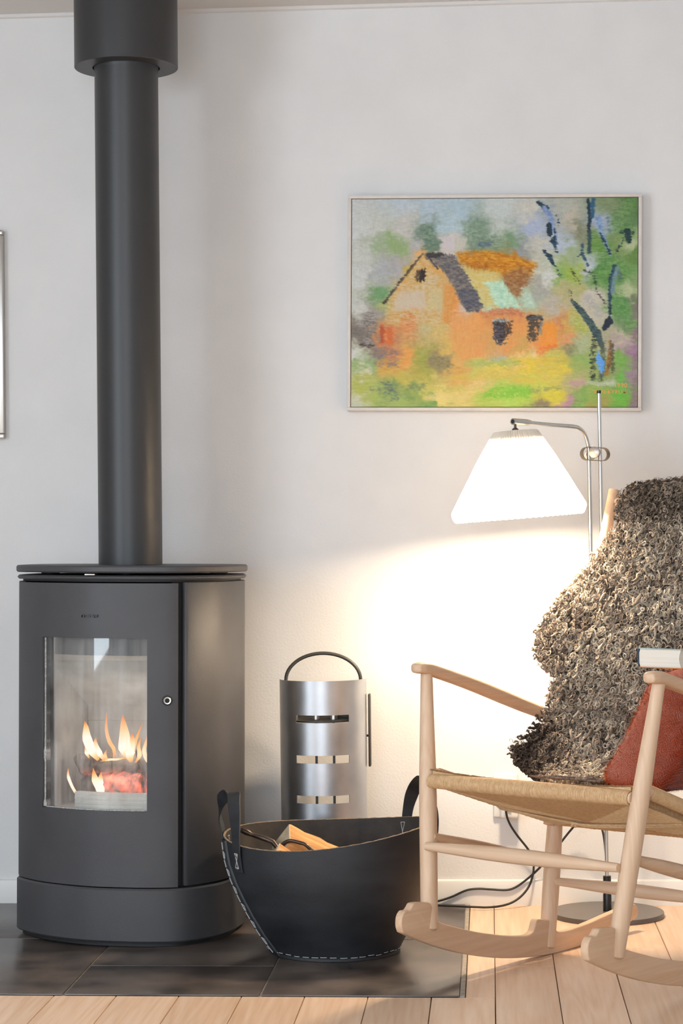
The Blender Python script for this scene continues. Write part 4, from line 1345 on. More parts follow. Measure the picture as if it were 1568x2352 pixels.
# wall outlet with plug, and the lamp cord
outlet = thing('wall_outlet', 'white wall outlet with a switch, behind the chair seat', 'outlet', (0.036, YW, 0.277))
MB().box((-0.032, -0.010, -0.056), (0.030, 0, 0.054)).build('cover_plate', M['plastic'], outlet, bevel=0.004, seg=3)
MB().box((-0.014, -0.040, -0.055), (0.031, -0.009, 0.030)).build('socket_block', M['plastic'], outlet, bevel=0.006, seg=3)
MB().prism([(-0.006, -0.006), (0.004, -0.009), (0.006, 0.004), (0.000, 0.008), (-0.006, 0.006)], -0.046, -0.039, lambda p, h: (p[0] + 0.009, h, p[1] - 0.024)).build('switch', M['dark_metal'], outlet, bevel=0.001, label='small grey switch')
cordp = [(0.0375, 5.262, 0.300), (0.0355, 5.262, 0.268), (0.0365, 5.265, 0.2365), (0.0445, 5.275, 0.2102), (0.0630, 5.285, 0.1795), (0.0930, 5.293, 0.1391), (0.1025, 5.294, 0.1120), (0.1034, 5.293, 0.094), (0.1000, 5.290, 0.075),
         (0.090, 5.283, 0.050), (0.070, 5.272, 0.028), (0.045, 5.260, 0.014), (0.015, 5.250, 0.0075), (-0.015, 5.235, 0.0075), (-0.040, 5.238, 0.0075), (-0.069, 5.243, 0.0078), (-0.10, 5.252, 0.0078), (-0.145, 5.262, 0.008), (-0.172, 5.274, 0.0085),
         (-0.170, 5.290, 0.010), (-0.140, 5.296, 0.012), (-0.105, 5.299, 0.022), (-0.066, 5.2995, 0.039), (-0.035, 5.2995, 0.043), (-0.005, 5.2995, 0.0415), (0.035, 5.2995, 0.040), (0.060, 5.2995, 0.048), (0.090, 5.2995, 0.070),
         (0.120, 5.297, 0.098), (0.160, 5.292, 0.145), (0.195, 5.285, 0.190), (0.225, 5.26, 0.225), (0.255, 5.21, 0.235), (0.272, 5.175, 0.20), (0.2790, 5.1755, 0.125), (0.2795, 5.1755, 0.070)]
tag(MB().tube(spline(cordp, 7), 0.0028, 10).build('lamp_cord', M['black_cord']), 'black lamp cord looping from the outlet along the skirting board', 'cord')
plug = MB().box((0.031, 5.254, 0.292), (0.045, 5.2765, 0.312)).build('cord_plug', M['black_cord'], bevel=0.003, seg=2)
plug.parent = [o for o in COL.objects if o.name.startswith('lamp_cord')][0]

# ------------------------------------------------------------------ companion set: rolled steel shield with three tools
SX, SY, SR = -0.4117, 5.150, 0.1075
ts = thing('fireplace_tool_stand', 'fireplace tool stand with a curved slotted steel shield, against the wall behind the basket', 'fireplace tools', (SX, SY, 0.0035))
slots = [(0.2856, 0.3044), (0.3827, 0.4015), (0.4803, 0.4990)]
A0, A1 = math.radians(-34), math.radians(40)
na = 60
ang = np.radians(np.linspace(-90, 86, na + 1))
ang[np.argmin(np.abs(ang - A0))] = A0
ang[np.argmin(np.abs(ang - A1))] = A1
ka, kb_ = int(np.argmin(np.abs(ang - A0))), int(np.argmin(np.abs(ang - A1)))
zsl = [0.0, 0.18, 0.20] + [z for s_ in slots for z in s_] + [0.5818]
zsl = sorted(zsl)
inslot = lambda a: any(abs(zsl[a] - s_[0]) < 1e-6 for s_ in slots)
nz = len(zsl)
V = [((SR - 0.002 * (1 - z / 0.58)) * math.sin(t), -(SR - 0.002 * (1 - z / 0.58)) * math.cos(t), z) for z in zsl for t in ang]
K = len(V)
V += [((SR - 0.0018 - 0.002 * (1 - z / 0.58)) * math.sin(t), -(SR - 0.0018 - 0.002 * (1 - z / 0.58)) * math.cos(t), z) for z in zsl for t in ang]
F = []
W_ = na + 1
keep = {(a, j) for a in range(nz - 1) for j in range(na) if not (inslot(a) and ka <= j < kb_)}
for a, j in keep:
    q = (a * W_ + j, a * W_ + j + 1, (a + 1) * W_ + j + 1, (a + 1) * W_ + j)
    F.append(q)
    F.append(tuple(K + v for v in reversed(q)))
    for (da, dj, e0, e1) in ((-1, 0, q[0], q[1]), (0, 1, q[1], q[2]), (1, 0, q[2], q[3]), (0, -1, q[3], q[0])):
        if (a + da, j + dj) not in keep:
            F.append((e1, e0, K + e0, K + e1))
MB().add(V, F).build('shield', M['steel_sheet'], ts, bevel=0.0, angle=50, label='half-round brushed steel shield with three slots')
hp = [(-0.0935 + 0.0, 0.0, 0.30), (-0.0945, 0.0, 0.52)] + [(-0.0925 * math.cos(t) * (1.0 if True else 1) + 0.0005, 0.0, 0.578 + 0.0660 * math.sin(t)) for t in np.linspace(0, PI, 26)] + [(0.0935, 0, 0.52), (0.0930, 0, 0.30)]
MB().tube(hp, 0.0045, 14).build('carrying_handle', M['dark_metal'], ts, label='dark grey arched carrying handle')
MB().lathe([(0, 0.480), (0.085, 0.480), (0.085, 0.484), (0, 0.484)], 40, (0, -0.012, 0)).build('tool_shelf', M['dark_metal'], ts)
MB().box((-0.080, 0.020, 0.484), (0.080, 0.024, 0.535)).build('back_strip', M['dark_metal'], ts, smooth=False)
MB().lathe([(0, 0), (0.098, 0.0), (0.098, 0.006), (0, 0.006)], 48).build('foot_plate', M['dark_metal'], ts)
MB().box((0.1105, -0.004, 0.3640), (0.1165, 0.026, 0.5430)).build('side_bar', M['dark_metal'], ts, bevel=0.0025, seg=2, label='dark flat bar along the right side')
MB().tube([(0.090, 0.005, 0.44), (0.112, 0.006, 0.44)], 0.003, 10).build('side_bar_pin', M['dark_metal'], ts)
for k, (tx_, nm) in enumerate(((-0.066, 'leftmost'), (-0.014, 'middle'), (0.029, 'rightmost'))):
    tool = thing('fireplace_tool', 'steel-gripped fireplace tool hanging behind the shield, %s in the top slot' % nm, 'fireplace tool', (SX + tx_, SY - 0.048, 0.0035), group='tools behind the steel shield')
    MB().lathe([(0, 0.4848), (0.0085, 0.4848), (0.0085, 0.555), (0.0075, 0.557), (0, 0.557)], 20).build('grip', M['steel'], tool)
    MB().box((-0.0030, -0.0015, 0.060), (0.0030, 0.0015, 0.4795)).build('shaft', M['dark_metal'], tool, smooth=False)
    if k == 0:
        MB().box((-0.018, -0.002, 0.012), (0.018, 0.002, 0.075)).build('shovel_blade', M['dark_metal'], tool, bevel=0.001)
    elif k == 1:
        MB().lathe([(0, 0.012), (0.014, 0.012), (0.015, 0.05), (0.008, 0.07), (0, 0.07)], 16).build('brush_head', M['iron_dark'], tool)
    else:
        MB().tube([(0, 0, 0.07), (0, -0.004, 0.03), (0.008, -0.012, 0.014)], [0.003, 0.003, 0.0015], 8).build('poker_hook', M['dark_metal'], tool)

# ------------------------------------------------------------------ rubber basket
BX, BY, PH = -0.3665, 4.700, -0.30
basket = thing('log_basket', 'black rubber log basket with two strap handles and pale stitching on the tiles', 'basket', (BX, BY, 0.0035))
EK = [0, 0.05, 0.2, 0.35, 0.5, 0.65, 0.8, 0.92, 1.0]
EV = [0, 0.10, 0.36, 0.56, 0.73, 0.87, 0.965, 0.99, 1.0]
BC = np.array((0.0105, 0.008))


def tub(t, k, off=0.0):
    c, s = math.cos(t), math.sin(t)
    e = np.interp(k, EK, EV)
    a = 0.1435 + (0.2455 - 0.1435) * e - off * -1
    b = 0.1400 + (0.1980 - 0.1400) * e - off * -1
    zr = 0.2605 + 0.019 * c * c + 0.016 * c + 0.011 * s
    u, v = a * c, b * s
    x = u * math.cos(PH) - v * math.sin(PH) + BC[0] * (1 - e)
    y = u * math.sin(PH) + v * math.cos(PH) + BC[1] * (1 - e)
    return np.array((x, y, 0.001 + k * (zr - 0.001)))


nt_ = 120
kk = [0, 0.012, 0.04, 0.1, 0.2, 0.3, 0.4, 0.5, 0.6, 0.7, 0.8, 0.9, 0.96, 1.0]
tt = np.arange(nt_) * 2 * PI / nt_


def ringgrid(levels_, off):
    V = [tub(t, k, off) for k in levels_ for t in tt]
    F = [(i * nt_ + j, i * nt_ + (j + 1) % nt_, (i + 1) * nt_ + (j + 1) % nt_, (i + 1) * nt_ + j) for i in range(len(levels_) - 1) for j in range(nt_)]
    return V, F


V, F = ringgrid(kk, 0.0)
F.append(tuple(range(nt_ - 1, -1, -1)))
MB().add(V, F).build('tub', M['rubber'], basket)
V, F = ringgrid([0.03] + kk[3:], -0.0065)
F = [tuple(reversed(f)) for f in F]
F.append(tuple(range(nt_)))
MB().add(V, F).build('tub_inside', M['rubber_in'], basket, label='rough inside of the tub')
V = []
for off, dz in ((-0.0006, -0.0006), (-0.0014, 0.0010), (-0.0050, 0.0010), (-0.0060, -0.0006)):
    for j, t in enumerate(tt):
        p = tub(t, 1.0, off)
        V.append((p[0], p[1], p[2] + dz + (0.0006 * math.sin(j * 2.4))))
F = [(i * nt_ + j, i * nt_ + (j + 1) % nt_, (i + 1) * nt_ + (j + 1) % nt_, (i + 1) * nt_ + j) for i in range(3) for j in range(nt_)]
MB().add(V, F).build('rim_edge', M['rubber_edge'], basket, label='pale frayed cut edge of the rim')
V = []
for off, dz in ((0.0, 0.0), (0.0045, 0.001), (0.0045, 0.007), (0.0, 0.009)):
    for t in tt:
        p = tub(t, 0.0, off)
        V.append((p[0], p[1], dz))
F = [(i * nt_ + j, i * nt_ + (j + 1) % nt_, (i + 1) * nt_ + (j + 1) % nt_, (i + 1) * nt_ + j) for i in range(3) for j in range(nt_)]
MB().add(V, F).build('bottom_welt', M['rubber'], basket)
st = MB()
for q in range(44):
    t0 = q * 2 * PI / 44
    q0 = 0.03 * RNG.random()
    kq = 0.030 + 0.012 * RNG.random()
    pts = [tub(t0 + q0 + d, kq, 0.0014 + 0.0008 * w_) for d, w_ in ((0, 0), (0.03, 1), (0.05, 1), (0.075 + 0.03 * RNG.random(), 0))]
    st.tube(pts, 0.0008, 5)
st.build('bottom_stitching', M['thread'], basket, kind='stuff', label='pale running stitch around the foot')
# seam on the left: overlapping strip with zigzag thread
sk = np.linspace(0.0, 1.0, 26)
seam_t = lambda k: math.radians(231) + (math.radians(211) - math.radians(231)) * k
V, F = [], []
for k in sk:
    for d, off in ((0.085, 0.0005), (0.07, 0.0045), (-0.055, 0.0050), (-0.07, 0.0005)):
        V.append(tub(seam_t(k) + d, k, off))
for i in range(len(sk) - 1):
    for j in range(3):
        F.append((i * 4 + j, i * 4 + j + 1, (i + 1) * 4 + j + 1, (i + 1) * 4 + j))
seam = MB().add(V, F).build('seam_strip', M['rubber'], basket, label='overlapping side seam')
st = MB()
for q in range(13):
    k0 = 0.03 + q * 0.073
    k1 = k0 + 0.062
    st.tube([tub(seam_t(k0) - 0.03, k0, 0.0060), tub(seam_t(k1) - 0.03, k1, 0.0060)], 0.0012, 5)
    if q % 2 == 1:
        st.tube([tub(seam_t(k1) - 0.03, k1, 0.0062), tub(seam_t(k1) + 0.035, k1 - 0.012, 0.0062), tub(seam_t(k0) + 0.0, k0, 0.0062)], 0.0010, 5)
st.build('seam_stitching', M['thread'], seam, kind='stuff', label='pale thread zigzag on the seam')


def strap(name, t_f, t_b, apex, wapex, bow=(0, 0, 0)):
    """a strap handle: both ends sewn flat on the outside of the rim"""
    pf, pfr = tub(t_f, 0.76, 0.0035), tub(t_f, 1.0, 0.0045)
    pb_, pbr = tub(t_b, 0.76, 0.0035), tub(t_b, 1.0, 0.0045)
    apex = np.array(apex)
    c = spline([pf, tub(t_f, 0.88, 0.0038), pfr, pfr * 0.82 + apex * 0.18 + np.array((0, 0, 0.022)), pfr * 0.42 + apex * 0.58 + np.array((0, 0, 0.022)), apex,
                pbr * 0.42 + apex * 0.58 + np.array((0, 0, 0.022)) + np.array(bow), pbr * 0.82 + apex * 0.18 + np.array((0, 0, 0.022)) + 0.8 * np.array(bow), pbr, tub(t_b, 0.88, 0.0038), pb_], 8)
    def tang(t):
        d = tub(t + 0.02, 0.9) - tub(t - 0.02, 0.9)
        return d / np.linalg.norm(d)
    wf, wb, wa = tang(t_f), tang(t_b), np.array(wapex, float)
    wa /= np.linalg.norm(wa)
    if np.dot(wf, wa) < 0:
        wf = -wf
    if np.dot(wb, wa) < 0:
        wb = -wb
    m = len(c)
    T = np.gradient(c, axis=0)
    T /= np.linalg.norm(T, axis=1)[:, None]
    V = []
    for i in range(m):
        x = i / (m - 1)
        g = max(0.0, 1 - abs(x - 0.5) / 0.27)
        g = g * g * (3 - 2 * g)
        wd = (wf if x < 0.5 else wb) * (1 - g) + wa * g
        wd = wd - np.dot(wd, T[i]) * T[i]
        wd /= np.linalg.norm(wd)
        nn = np.cross(T[i], wd)
        hw = 0.0150
        for a_, b_ in ((-hw, -0.0017), (hw, -0.0017), (hw, 0.0017), (-hw, 0.0017)):
            V.append(c[i] + wd * a_ + nn * b_)
    F = [(i * 4 + j, i * 4 + (j + 1) % 4, (i + 1) * 4 + (j + 1) % 4, (i + 1) * 4 + j) for i in range(m - 1) for j in range(4)]
    F += [(3, 2, 1, 0), tuple((m - 1) * 4 + j for j in range(4))]
    h = MB().add(V, F).build(name, M['rubber'], basket, bevel=0.0008, seg=1)
    for t in (t_f, t_b):
        tg = tang(t)
        S_ = MB()
        cs = [tub(t, k, 0.0062) for k in (0.93, 0.865, 0.80)]
        w5 = 0.0062
        a_, b_ = cs[0] - tg * w5, cs[0] + tg * w5
        d_, e_ = cs[2] - tg * w5, cs[2] + tg * w5
        for p0, p1 in ((a_, b_), (a_, e_), (b_, d_), (d_, e_)):
            S_.tube([p0, p1], 0.0009, 5)
        S_.build('stitching', M['thread'], h)
        for k in (0.915, 0.80):
            p = tub(t, k, 0.0055)
            o_ = tub(t, k, 0.0085) - tub(t, k, 0.0055)
            MB().tube([p, p + o_ * 0.7, p + o_], [0.0040, 0.0034, 0.0012], 12).build('rivet', M['steel'], h)
    # thread showing on the inside of the rim
    for t in (t_f, t_b):
        tg = tang(t)
        S_ = MB()
        cs = [tub(t, k, -0.0078) for k in (0.96, 0.90, 0.84)]
        w5 = 0.0062
        for p0, p1 in ((cs[0] - tg * w5, cs[0] + tg * w5), (cs[0] - tg * w5, cs[2] + tg * 0.003), (cs[0] + tg * w5, cs[2] - tg * 0.003)):
            S_.tube([p0, p1], 0.0009, 5)
        S_.build('inside_stitching', M['thread'], h)
    return h


strap('handle', math.radians(231), math.radians(188), (-0.214, -0.020, 0.356), (0.93, -0.36, 0.0), (-0.016, 0.006, 0))
strap('handle', math.radians(20), math.radians(60), (0.214, 0.062, 0.384), (0.94, 0.30, 0.0))


# firewood and tongs in the basket
def split_log(label, a, b, tri, roll):
    a, b = np.array(a), np.array(b)
    d = (b - a) / np.linalg.norm(b - a)
    ln = np.linalg.norm(b - a)
    o = thing('firewood_log', label, 'log', tuple(a), group='logs in the basket')
    q = Vector(d).to_track_quat('X', 'Z') @ __import__('mathutils').Quaternion((1, 0, 0), roll)
    o.rotation_mode = 'QUATERNION'
    o.rotation_quaternion = q
    P = np.array(tri)
    nl = 14
    V = []
    n = len(P)
    for i in range(nl):
        x = ln * i / (nl - 1)
        for p in P:
            j = RNG.normal(0, 0.0012, 2)
            V.append((x, p[0] + j[0], p[1] + j[1]))
    F = [(i * n + j, i * n + (j + 1) % n, (i + 1) * n + (j + 1) % n, (i + 1) * n + j) for i in range(nl - 1) for j in range(n)]
    F += [tuple(range(n - 1, -1, -1)), tuple((nl - 1) * n + j for j in range(n))]
    MB().add(V, F).build('wood', M['log'], o, bevel=0.0015, seg=1)
    MB().prism([tuple(p * 0.985) for p in P], -0.0016, 0.0008, lambda p, h: (h, p[0], p[1])).build('end_grain', M['log_end'], o, smooth=False, label='grey sawn end')
    # bark along the rounded back edges
    bp_ = P[3:]
    V = []
    for i in range(nl):
        x = ln * i / (nl - 1)
        for p in bp_:
            V.append((x, p[0] * 1.03, p[1] * 1.03))
        for p in bp_[::-1]:
            V.append((x, p[0] * 1.10 + RNG.normal(0, 0.0007), p[1] * 1.10 + RNG.normal(0, 0.0007)))
    n = 2 * len(bp_)
    F = [(i * n + j, i * n + (j + 1) % n, (i + 1) * n + (j + 1) % n, (i + 1) * n + j) for i in range(nl - 1) for j in range(n)]
    F += [tuple(range(n - 1, -1, -1)), tuple((nl - 1) * n + j for j in range(n))]
    MB().add(V, F).build('bark', M['bark'], o)
    return o


big = [(0.030, 0.030), (-0.030, 0.034), (-0.036, -0.024), (-0.012, -0.040), (0.014, -0.038), (0.034, -0.018)]
split_log('large split log with a grey sawn end at the top of the basket', (-0.474, 4.665, 0.244), (-0.262, 4.742, 0.132), [(0.004, 0.052), (-0.052, 0.030), (-0.046, -0.030), (-0.012, -0.044), (0.020, -0.042), (0.046, -0.012)], 0.12)
split_log('small split log with its end just above the front rim', (-0.478, 4.582, 0.238), (-0.285, 4.605, 0.120), [(0.004, 0.026), (-0.028, 0.012), (-0.024, -0.018), (-0.006, -0.026), (0.014, -0.024), (0.026, -0.004)], 0.1)
tg = thing('fire_tongs', 'worn black iron tongs lying between the logs in the basket', 'tongs', (BX, BY, 0.0))
tl = lambda x, y, z: (x - BX, y - BY, z)
MB().tube([tl(-0.560, 4.655, 0.281), tl(-0.548, 4.655, 0.2755), tl(-0.540, 4.655, 0.272), tl(-0.536, 4.654, 0.2700), tl(-0.505, 4.648, 0.2615), tl(-0.487, 4.640, 0.2560), tl(-0.455, 4.635, 0.215), tl(-0.40, 4.64, 0.10)],
          [0.006, 0.0075, 0.0062, 0.0048, 0.0062, 0.0058, 0.005, 0.004], 12).build('handle', M['old_iron'], tg)
MB().tube(spline([tl(-0.470, 4.625, 0.2440), tl(-0.459, 4.618, 0.2560), tl(-0.445, 4.612, 0.2620), tl(-0.425, 4.606, 0.2590), tl(-0.405, 4.600, 0.2510), tl(-0.37, 4.60, 0.21), tl(-0.33, 4.62, 0.12)], 6), 0.0042, 10).build('jaw', M['old_iron'], tg)

# ------------------------------------------------------------------ rocking chair (x = sideways, y = backwards, z = up in its own frame)
TH = 0.648265
CO = (0.16102 + 0.216835 * math.cos(TH), 4.71696 - 0.216835 * math.sin(TH), 0.0)
chair = thing('rocking_chair', 'pale beech rocking chair with a woven paper cord seat, draped with a sheepskin', 'chair', CO, (0, 0, -TH))
L3 = lambda m, s, z: (m, -s, z)
RR = 1.35682
prof_top = [(0.5660, 0.1240), (0.5707, 0.1370), (0.5690, 0.1550), (0.5590, 0.1660), (0.5455, 0.1665), (0.5375, 0.1720), (0.5310, 0.1780), (0.5190, 0.1785), (0.500, 0.1765), (0.480, 0.1730),
            (0.4708, 0.1648), (0.4601, 0.1449), (0.4420, 0.1274), (0.3784, 0.1066), (0.3096, 0.0872), (0.2311, 0.0697), (0.175, 0.0590), (0.1380, 0.0554), (0.1200, 0.0590), (0.1132, 0.0645), (0.1045, 0.0817), (0.0970, 0.0850), (0.0899, 0.0840),
            (0.060, 0.0780), (0.0380, 0.0680), (0.0300, 0.0540), (0.0187, 0.0465), (-0.0224, 0.0444), (-0.0922, 0.0483), (-0.1818, 0.0577), (-0.2739, 0.0665), (-0.2930, 0.0620), (-0.3010, 0.0500), (-0.2990, 0.0370), (-0.2880, 0.0315)]
pt = spline(prof_top, 5)
bs = np.linspace(-0.276, 0.560, 46)
pbm = np.stack([bs, RR - np.sqrt(RR * RR - bs * bs)], 1)
rock = np.concatenate([pt, pbm])
for sg in (-1, 1):
    c = 0.2285 * sg
    MB().prism([tuple(p) for p in rock], c - 0.009, c + 0.009, lambda p, h: L3(h, p[0], p[1])).build('rocker', M['beech_s'], chair, bevel=0.0028, seg=3, angle=50)


def turned(name, a, b, rs, mat, dome=True, n=20, m=26):
    a, b = np.array(a), np.array(b)
    t = np.linspace(0, 1, m)
    k = np.linspace(0, 1, len(rs))
    r = np.interp(t, k, rs)
    ker = np.array((0.25, 0.5, 0.25))
    for _ in range(3):
        r[1:-1] = np.convolve(r, ker, 'valid')
    P = a + (b - a) * t[:, None]
    if dome:
        d = (b - a) / np.linalg.norm(b - a)
        P = np.concatenate([[a - d * r[0] * 0.28], [a - d * r[0] * 0.20], P])
        r = np.concatenate([[r[0] * 0.3], [r[0] * 0.78], r])
    return MB().tube(P, r, n).build(name, mat, chair)


for sg in (-1, 1):
    turned('front_post', L3(0.2300 * sg, 0.4675, 0.117), L3(0.2895 * sg, 0.3941, 0.6425), [0.0172, 0.0183, 0.0185, 0.0188, 0.0188, 0.0178, 0.0158, 0.0140, 0.0127], M['beech'])
    turned('rear_leg', L3(0.2295 * sg, 0.0520, 0.017), L3(0.2380 * sg, -0.0010, 0.330), [0.0168, 0.0184, 0.0190, 0.0190, 0.0178, 0.0160], M['beech'])
    turned('back_stile', L3(0.2350 * sg, 0.0330, 0.285), L3(0.2400 * sg, -0.2520, 1.036), [0.0125, 0.0150, 0.0150, 0.0145, 0.0135, 0.0130], M['beech'], dome=False)
    turned('side_stretcher', L3(0.2390 * sg, 0.4440, 0.3045), L3(0.2330 * sg, 0.0300, 0.1960), [0.0085, 0.0115, 0.0145, 0.0155, 0.0145, 0.0115, 0.0085], M['beech_s'], dome=False)
    turned('side_rail', L3(0.2640 * sg, 0.4200, 0.4360), L3(0.2370 * sg, 0.0020, 0.3040), [0.0120, 0.0125, 0.0125, 0.0120], M['beech_s'], dome=False)
turned('front_rail', L3(-0.2520, 0.4345, 0.4190), L3(0.2520, 0.4345, 0.4190), [0.0115, 0.0128, 0.0132, 0.0128, 0.0115], M['beech_m'], dome=False)
turned('rear_rail', L3(-0.2340, -0.0020, 0.2960), L3(0.2340, -0.0020, 0.2960), [0.0110, 0.0120, 0.0125, 0.0120, 0.0110], M['beech_m'], dome=False)
turned('front_stretcher', L3(-0.2380, 0.4645, 0.2866), L3(0.2380, 0.4645, 0.2866), [0.0088, 0.0115, 0.0145, 0.0160, 0.0160, 0.0145, 0.0115, 0.0088], M['beech_m'], dome=False)
turned('rear_stretcher', L3(-0.2310, 0.0300, 0.1600), L3(0.2310, 0.0300, 0.1600), [0.0085, 0.0110, 0.0140, 0.0152, 0.0140, 0.0110, 0.0085], M['beech_m'], dome=False)
turned('top_rail', L3(-0.2390, -0.2450, 1.008), L3(0.2390, -0.2450, 1.008), [0.0105, 0.0120, 0.0130, 0.0120, 0.0105], M['beech_m'], dome=False)
for k in range(5):
    m = -0.185 + 0.0925 * k
    turned('spindle', L3(m, -0.004, 0.300), L3(m * 1.02, -0.2450, 1.005), [0.0055, 0.0075, 0.0080, 0.0070, 0.0055], M['beech'], dome=False, n=12)
for sg in (-1, 1):
    ap = [(0.4330, 0.6530), (0.4290, 0.6530), (0.4150, 0.6530), (0.395, 0.6510), (0.370, 0.6450), (0.29, 0.6235), (0.21, 0.6005), (0.127, 0.5740), (0.05, 0.5480), (-0.02, 0.5230), (-0.046, 0.5150)]
    am = [0.2895, 0.2895, 0.2895, 0.2895, 0.2895, 0.2905, 0.2910, 0.2890, 0.282, 0.262, 0.246]
    pts = spline([L3(m * sg, s, z) for (s, z), m in zip(ap, am)], 6)
    kx = np.linspace(0, 1, len(ap))
    wv = np.interp(np.linspace(0, 1, len(pts)), kx, [0.006, 0.0135, 0.0180, 0.0185, 0.0175, 0.0165, 0.0175, 0.0185, 0.018, 0.015, 0.012])
    hv = np.interp(np.linspace(0, 1, len(pts)), kx, [0.005, 0.0100, 0.0125, 0.0130, 0.0130, 0.0132, 0.0138, 0.0140, 0.0135, 0.0125, 0.011])
    MB().tube(pts, 1, 20, flat=np.stack([wv, hv], 1)).build('armrest', M['beech_s'], chair)

# paper cord: wraps around the rails, then both faces of the woven seat
CORD_R = 0.00175


def wraps(name, a, b, r, pitch=0.0036, skip0=0.0, skip1=0.0):
    a, b = np.array(a), np.array(b)
    ln = np.linalg.norm(b - a)
    d = (b - a) / ln
    u = np.array((0, 0, 1.0))
    u -= np.dot(u, d) * d
    u /= np.linalg.norm(u)
    v = np.cross(d, u)
    cs = np.arange(skip0, ln - skip1, pitch)
    na_, nb_ = 18, 5
    A = np.arange(na_) * 2 * PI / na_
    B = np.arange(nb_) * 2 * PI / nb_
    V = []
    for i, c in enumerate(cs):
        rr = r(c / ln) if callable(r) else r
        j = RNG.normal(0, 0.00012)
        lean = 0.0009
        ca, sa = np.cos(A)[:, None], np.sin(A)[:, None]
        rad = rr + CORD_R * np.cos(B)[None]
        ax = (c + j) + lean * np.cos(A)[:, None] + CORD_R * 1.05 * np.sin(B)[None]
        P = a + ax[..., None] * d + (rad * ca)[..., None] * u + (rad * sa)[..., None] * v
        V.append(P.reshape(-1, 3))
    V = np.concatenate(V)
    f = []
    for p in range(na_):
        for q in range(nb_):
            f.append((p * nb_ + q, ((p + 1) % na_) * nb_ + q, ((p + 1) % na_) * nb_ + (q + 1) % nb_, p * nb_ + (q + 1) % nb_))
    f = np.array(f)
    F = np.concatenate([f + i * na_ * nb_ for i in range(len(cs))])
    o = raw_mesh(name, V, F, M['cord'], chair, kind='stuff')
    o['label'] = 'paper cord wound around the rail'
    return o


wraps('cord_wrapping', L3(-0.2480, 0.4345, 0.4190), L3(0.2480, 0.4345, 0.4190), lambda x: 0.0135 + 0.0020 * math.sin(PI * x))
wraps('cord_wrapping', L3(-0.2300, -0.0020, 0.2960), L3(0.2300, -0.0020, 0.2960), 0.0130)
for sg in (-1, 1):
    wraps('cord_wrapping', L3(0.2640 * sg, 0.4200, 0.4360), L3(0.2370 * sg, 0.0020, 0.3040), 0.0130, skip0=0.030, skip1=0.015)


def seat_z(m, s, top):
    k = s / 0.4345
    zm = 0.296 + (0.419 - 0.296) * k + 0.010 * (abs(m) / 0.26) ** 2 * k
    dip = 1 - max(abs(m) / 0.26, abs(k - 0.5) * 2)
    return zm + (0.0145 - 0.010 * dip if top else -0.0150 - 0.012 * dip)


def weave(top):
    segs = []
    ctr = 0.217
    half = 0.256
    p = 0.0036
    for i in range(int(2 * half / p)):
        m = -half + 0.004 + i * p
        dep = max(0.0, half - abs(m)) / half * ctr
        if dep > 0.004:
            segs.append([(m, 0.4345, 1), (m, 0.4345 - dep * 0.5, 1), (m, 0.4345 - dep, 1)])
            mr = m * 0.90
            segs.append([(mr, 0.0, 1), (mr, dep * 0.5, 1), (mr, dep, 1)])
    for i in range(int(0.43 / p)):
        s = 0.003 + i * p
        frac = min(s, 0.4345 - s) / ctr
        hw = half * (0.90 + 0.10 * s / 0.4345)
        reach = hw * frac
        if reach > 0.004:
            for sg in (-1, 1):
                segs.append([(sg * hw, s, 1), (sg * (hw - reach * 0.5), s, 1), (sg * (hw - reach), s, 1)])
    mb = MB()
    for sgm in segs:
        j = RNG.normal(0, 0.0003)
        P = [L3(m, s, seat_z(m, s, top) + j) for m, s, _ in sgm]
        mb.tube(P, CORD_R, 6, cap=False)
    o = mb.build('seat_weave', M['cord'], chair, kind='stuff')
    o['label'] = 'woven paper cord on the top of the seat' if top else 'woven paper cord on the underside of the seat'


weave(True)
weave(False)
# stuffing between the two layers, and loose cords with a knot underneath
V, F = [], []
g = 14
for top in (True, False):
    for a in range(g + 1):
        for b in range(g + 1):
            s = 0.004 + 0.427 * a / g
            m = (-1 + 2 * b / g) * 0.246 * (0.90 + 0.10 * s / 0.4345)
            V.append(L3(m, s, seat_z(m, s, top) + (-0.0012 if top else 0.0012)))
n1 = (g + 1) ** 2
for a in range(g):
    for b in range(g):
        q = (a * (g + 1) + b, a * (g + 1) + b + 1, (a + 1) * (g + 1) + b + 1, (a + 1) * (g + 1) + b)
        F.append(q)
        F.append(tuple(n1 + v for v in reversed(q)))
for b in range(g):
    for (x, y) in (((0) * (g + 1) + b, (0) * (g + 1) + b + 1), (g * (g + 1) + b + 1, g * (g + 1) + b), ((b + 1) * (g + 1), b * (g + 1)), (b * (g + 1) + g, (b + 1) * (g + 1) + g)):
        F.append((x, y, n1 + y, n1 + x))
MB().add(V, F).build('seat_padding', M['cord'], chair)
for k, (s0, dz) in enumerate(((0.205, -0.004), (0.212, -0.0045), (0.219, -0.004), (0.226, -0.003))):
    pts = [L3(m, s0 + 0.003 * math.sin(m * 20 + k), seat_z(m, s0, False) + dz - 0.006 * max(0, 1 - abs(m) / 0.25)) for m in np.linspace(-0.235, 0.235, 22)]
    MB().tube(pts, 0.0019, 7).build('loose_cord', M['cord'], chair)
kn = spline([L3(-0.035 + 0.006 * math.cos(a * 2.1), 0.215 + 0.008 * math.sin(a * 1.3), seat_z(-0.035, 0.215, False) - 0.010 + 0.005 * math.sin(a * 3.1)) for a in np.linspace(0, 7, 18)], 4)
MB().tube(kn, 0.0019, 7).build('cord_knot', M['cord'], chair)

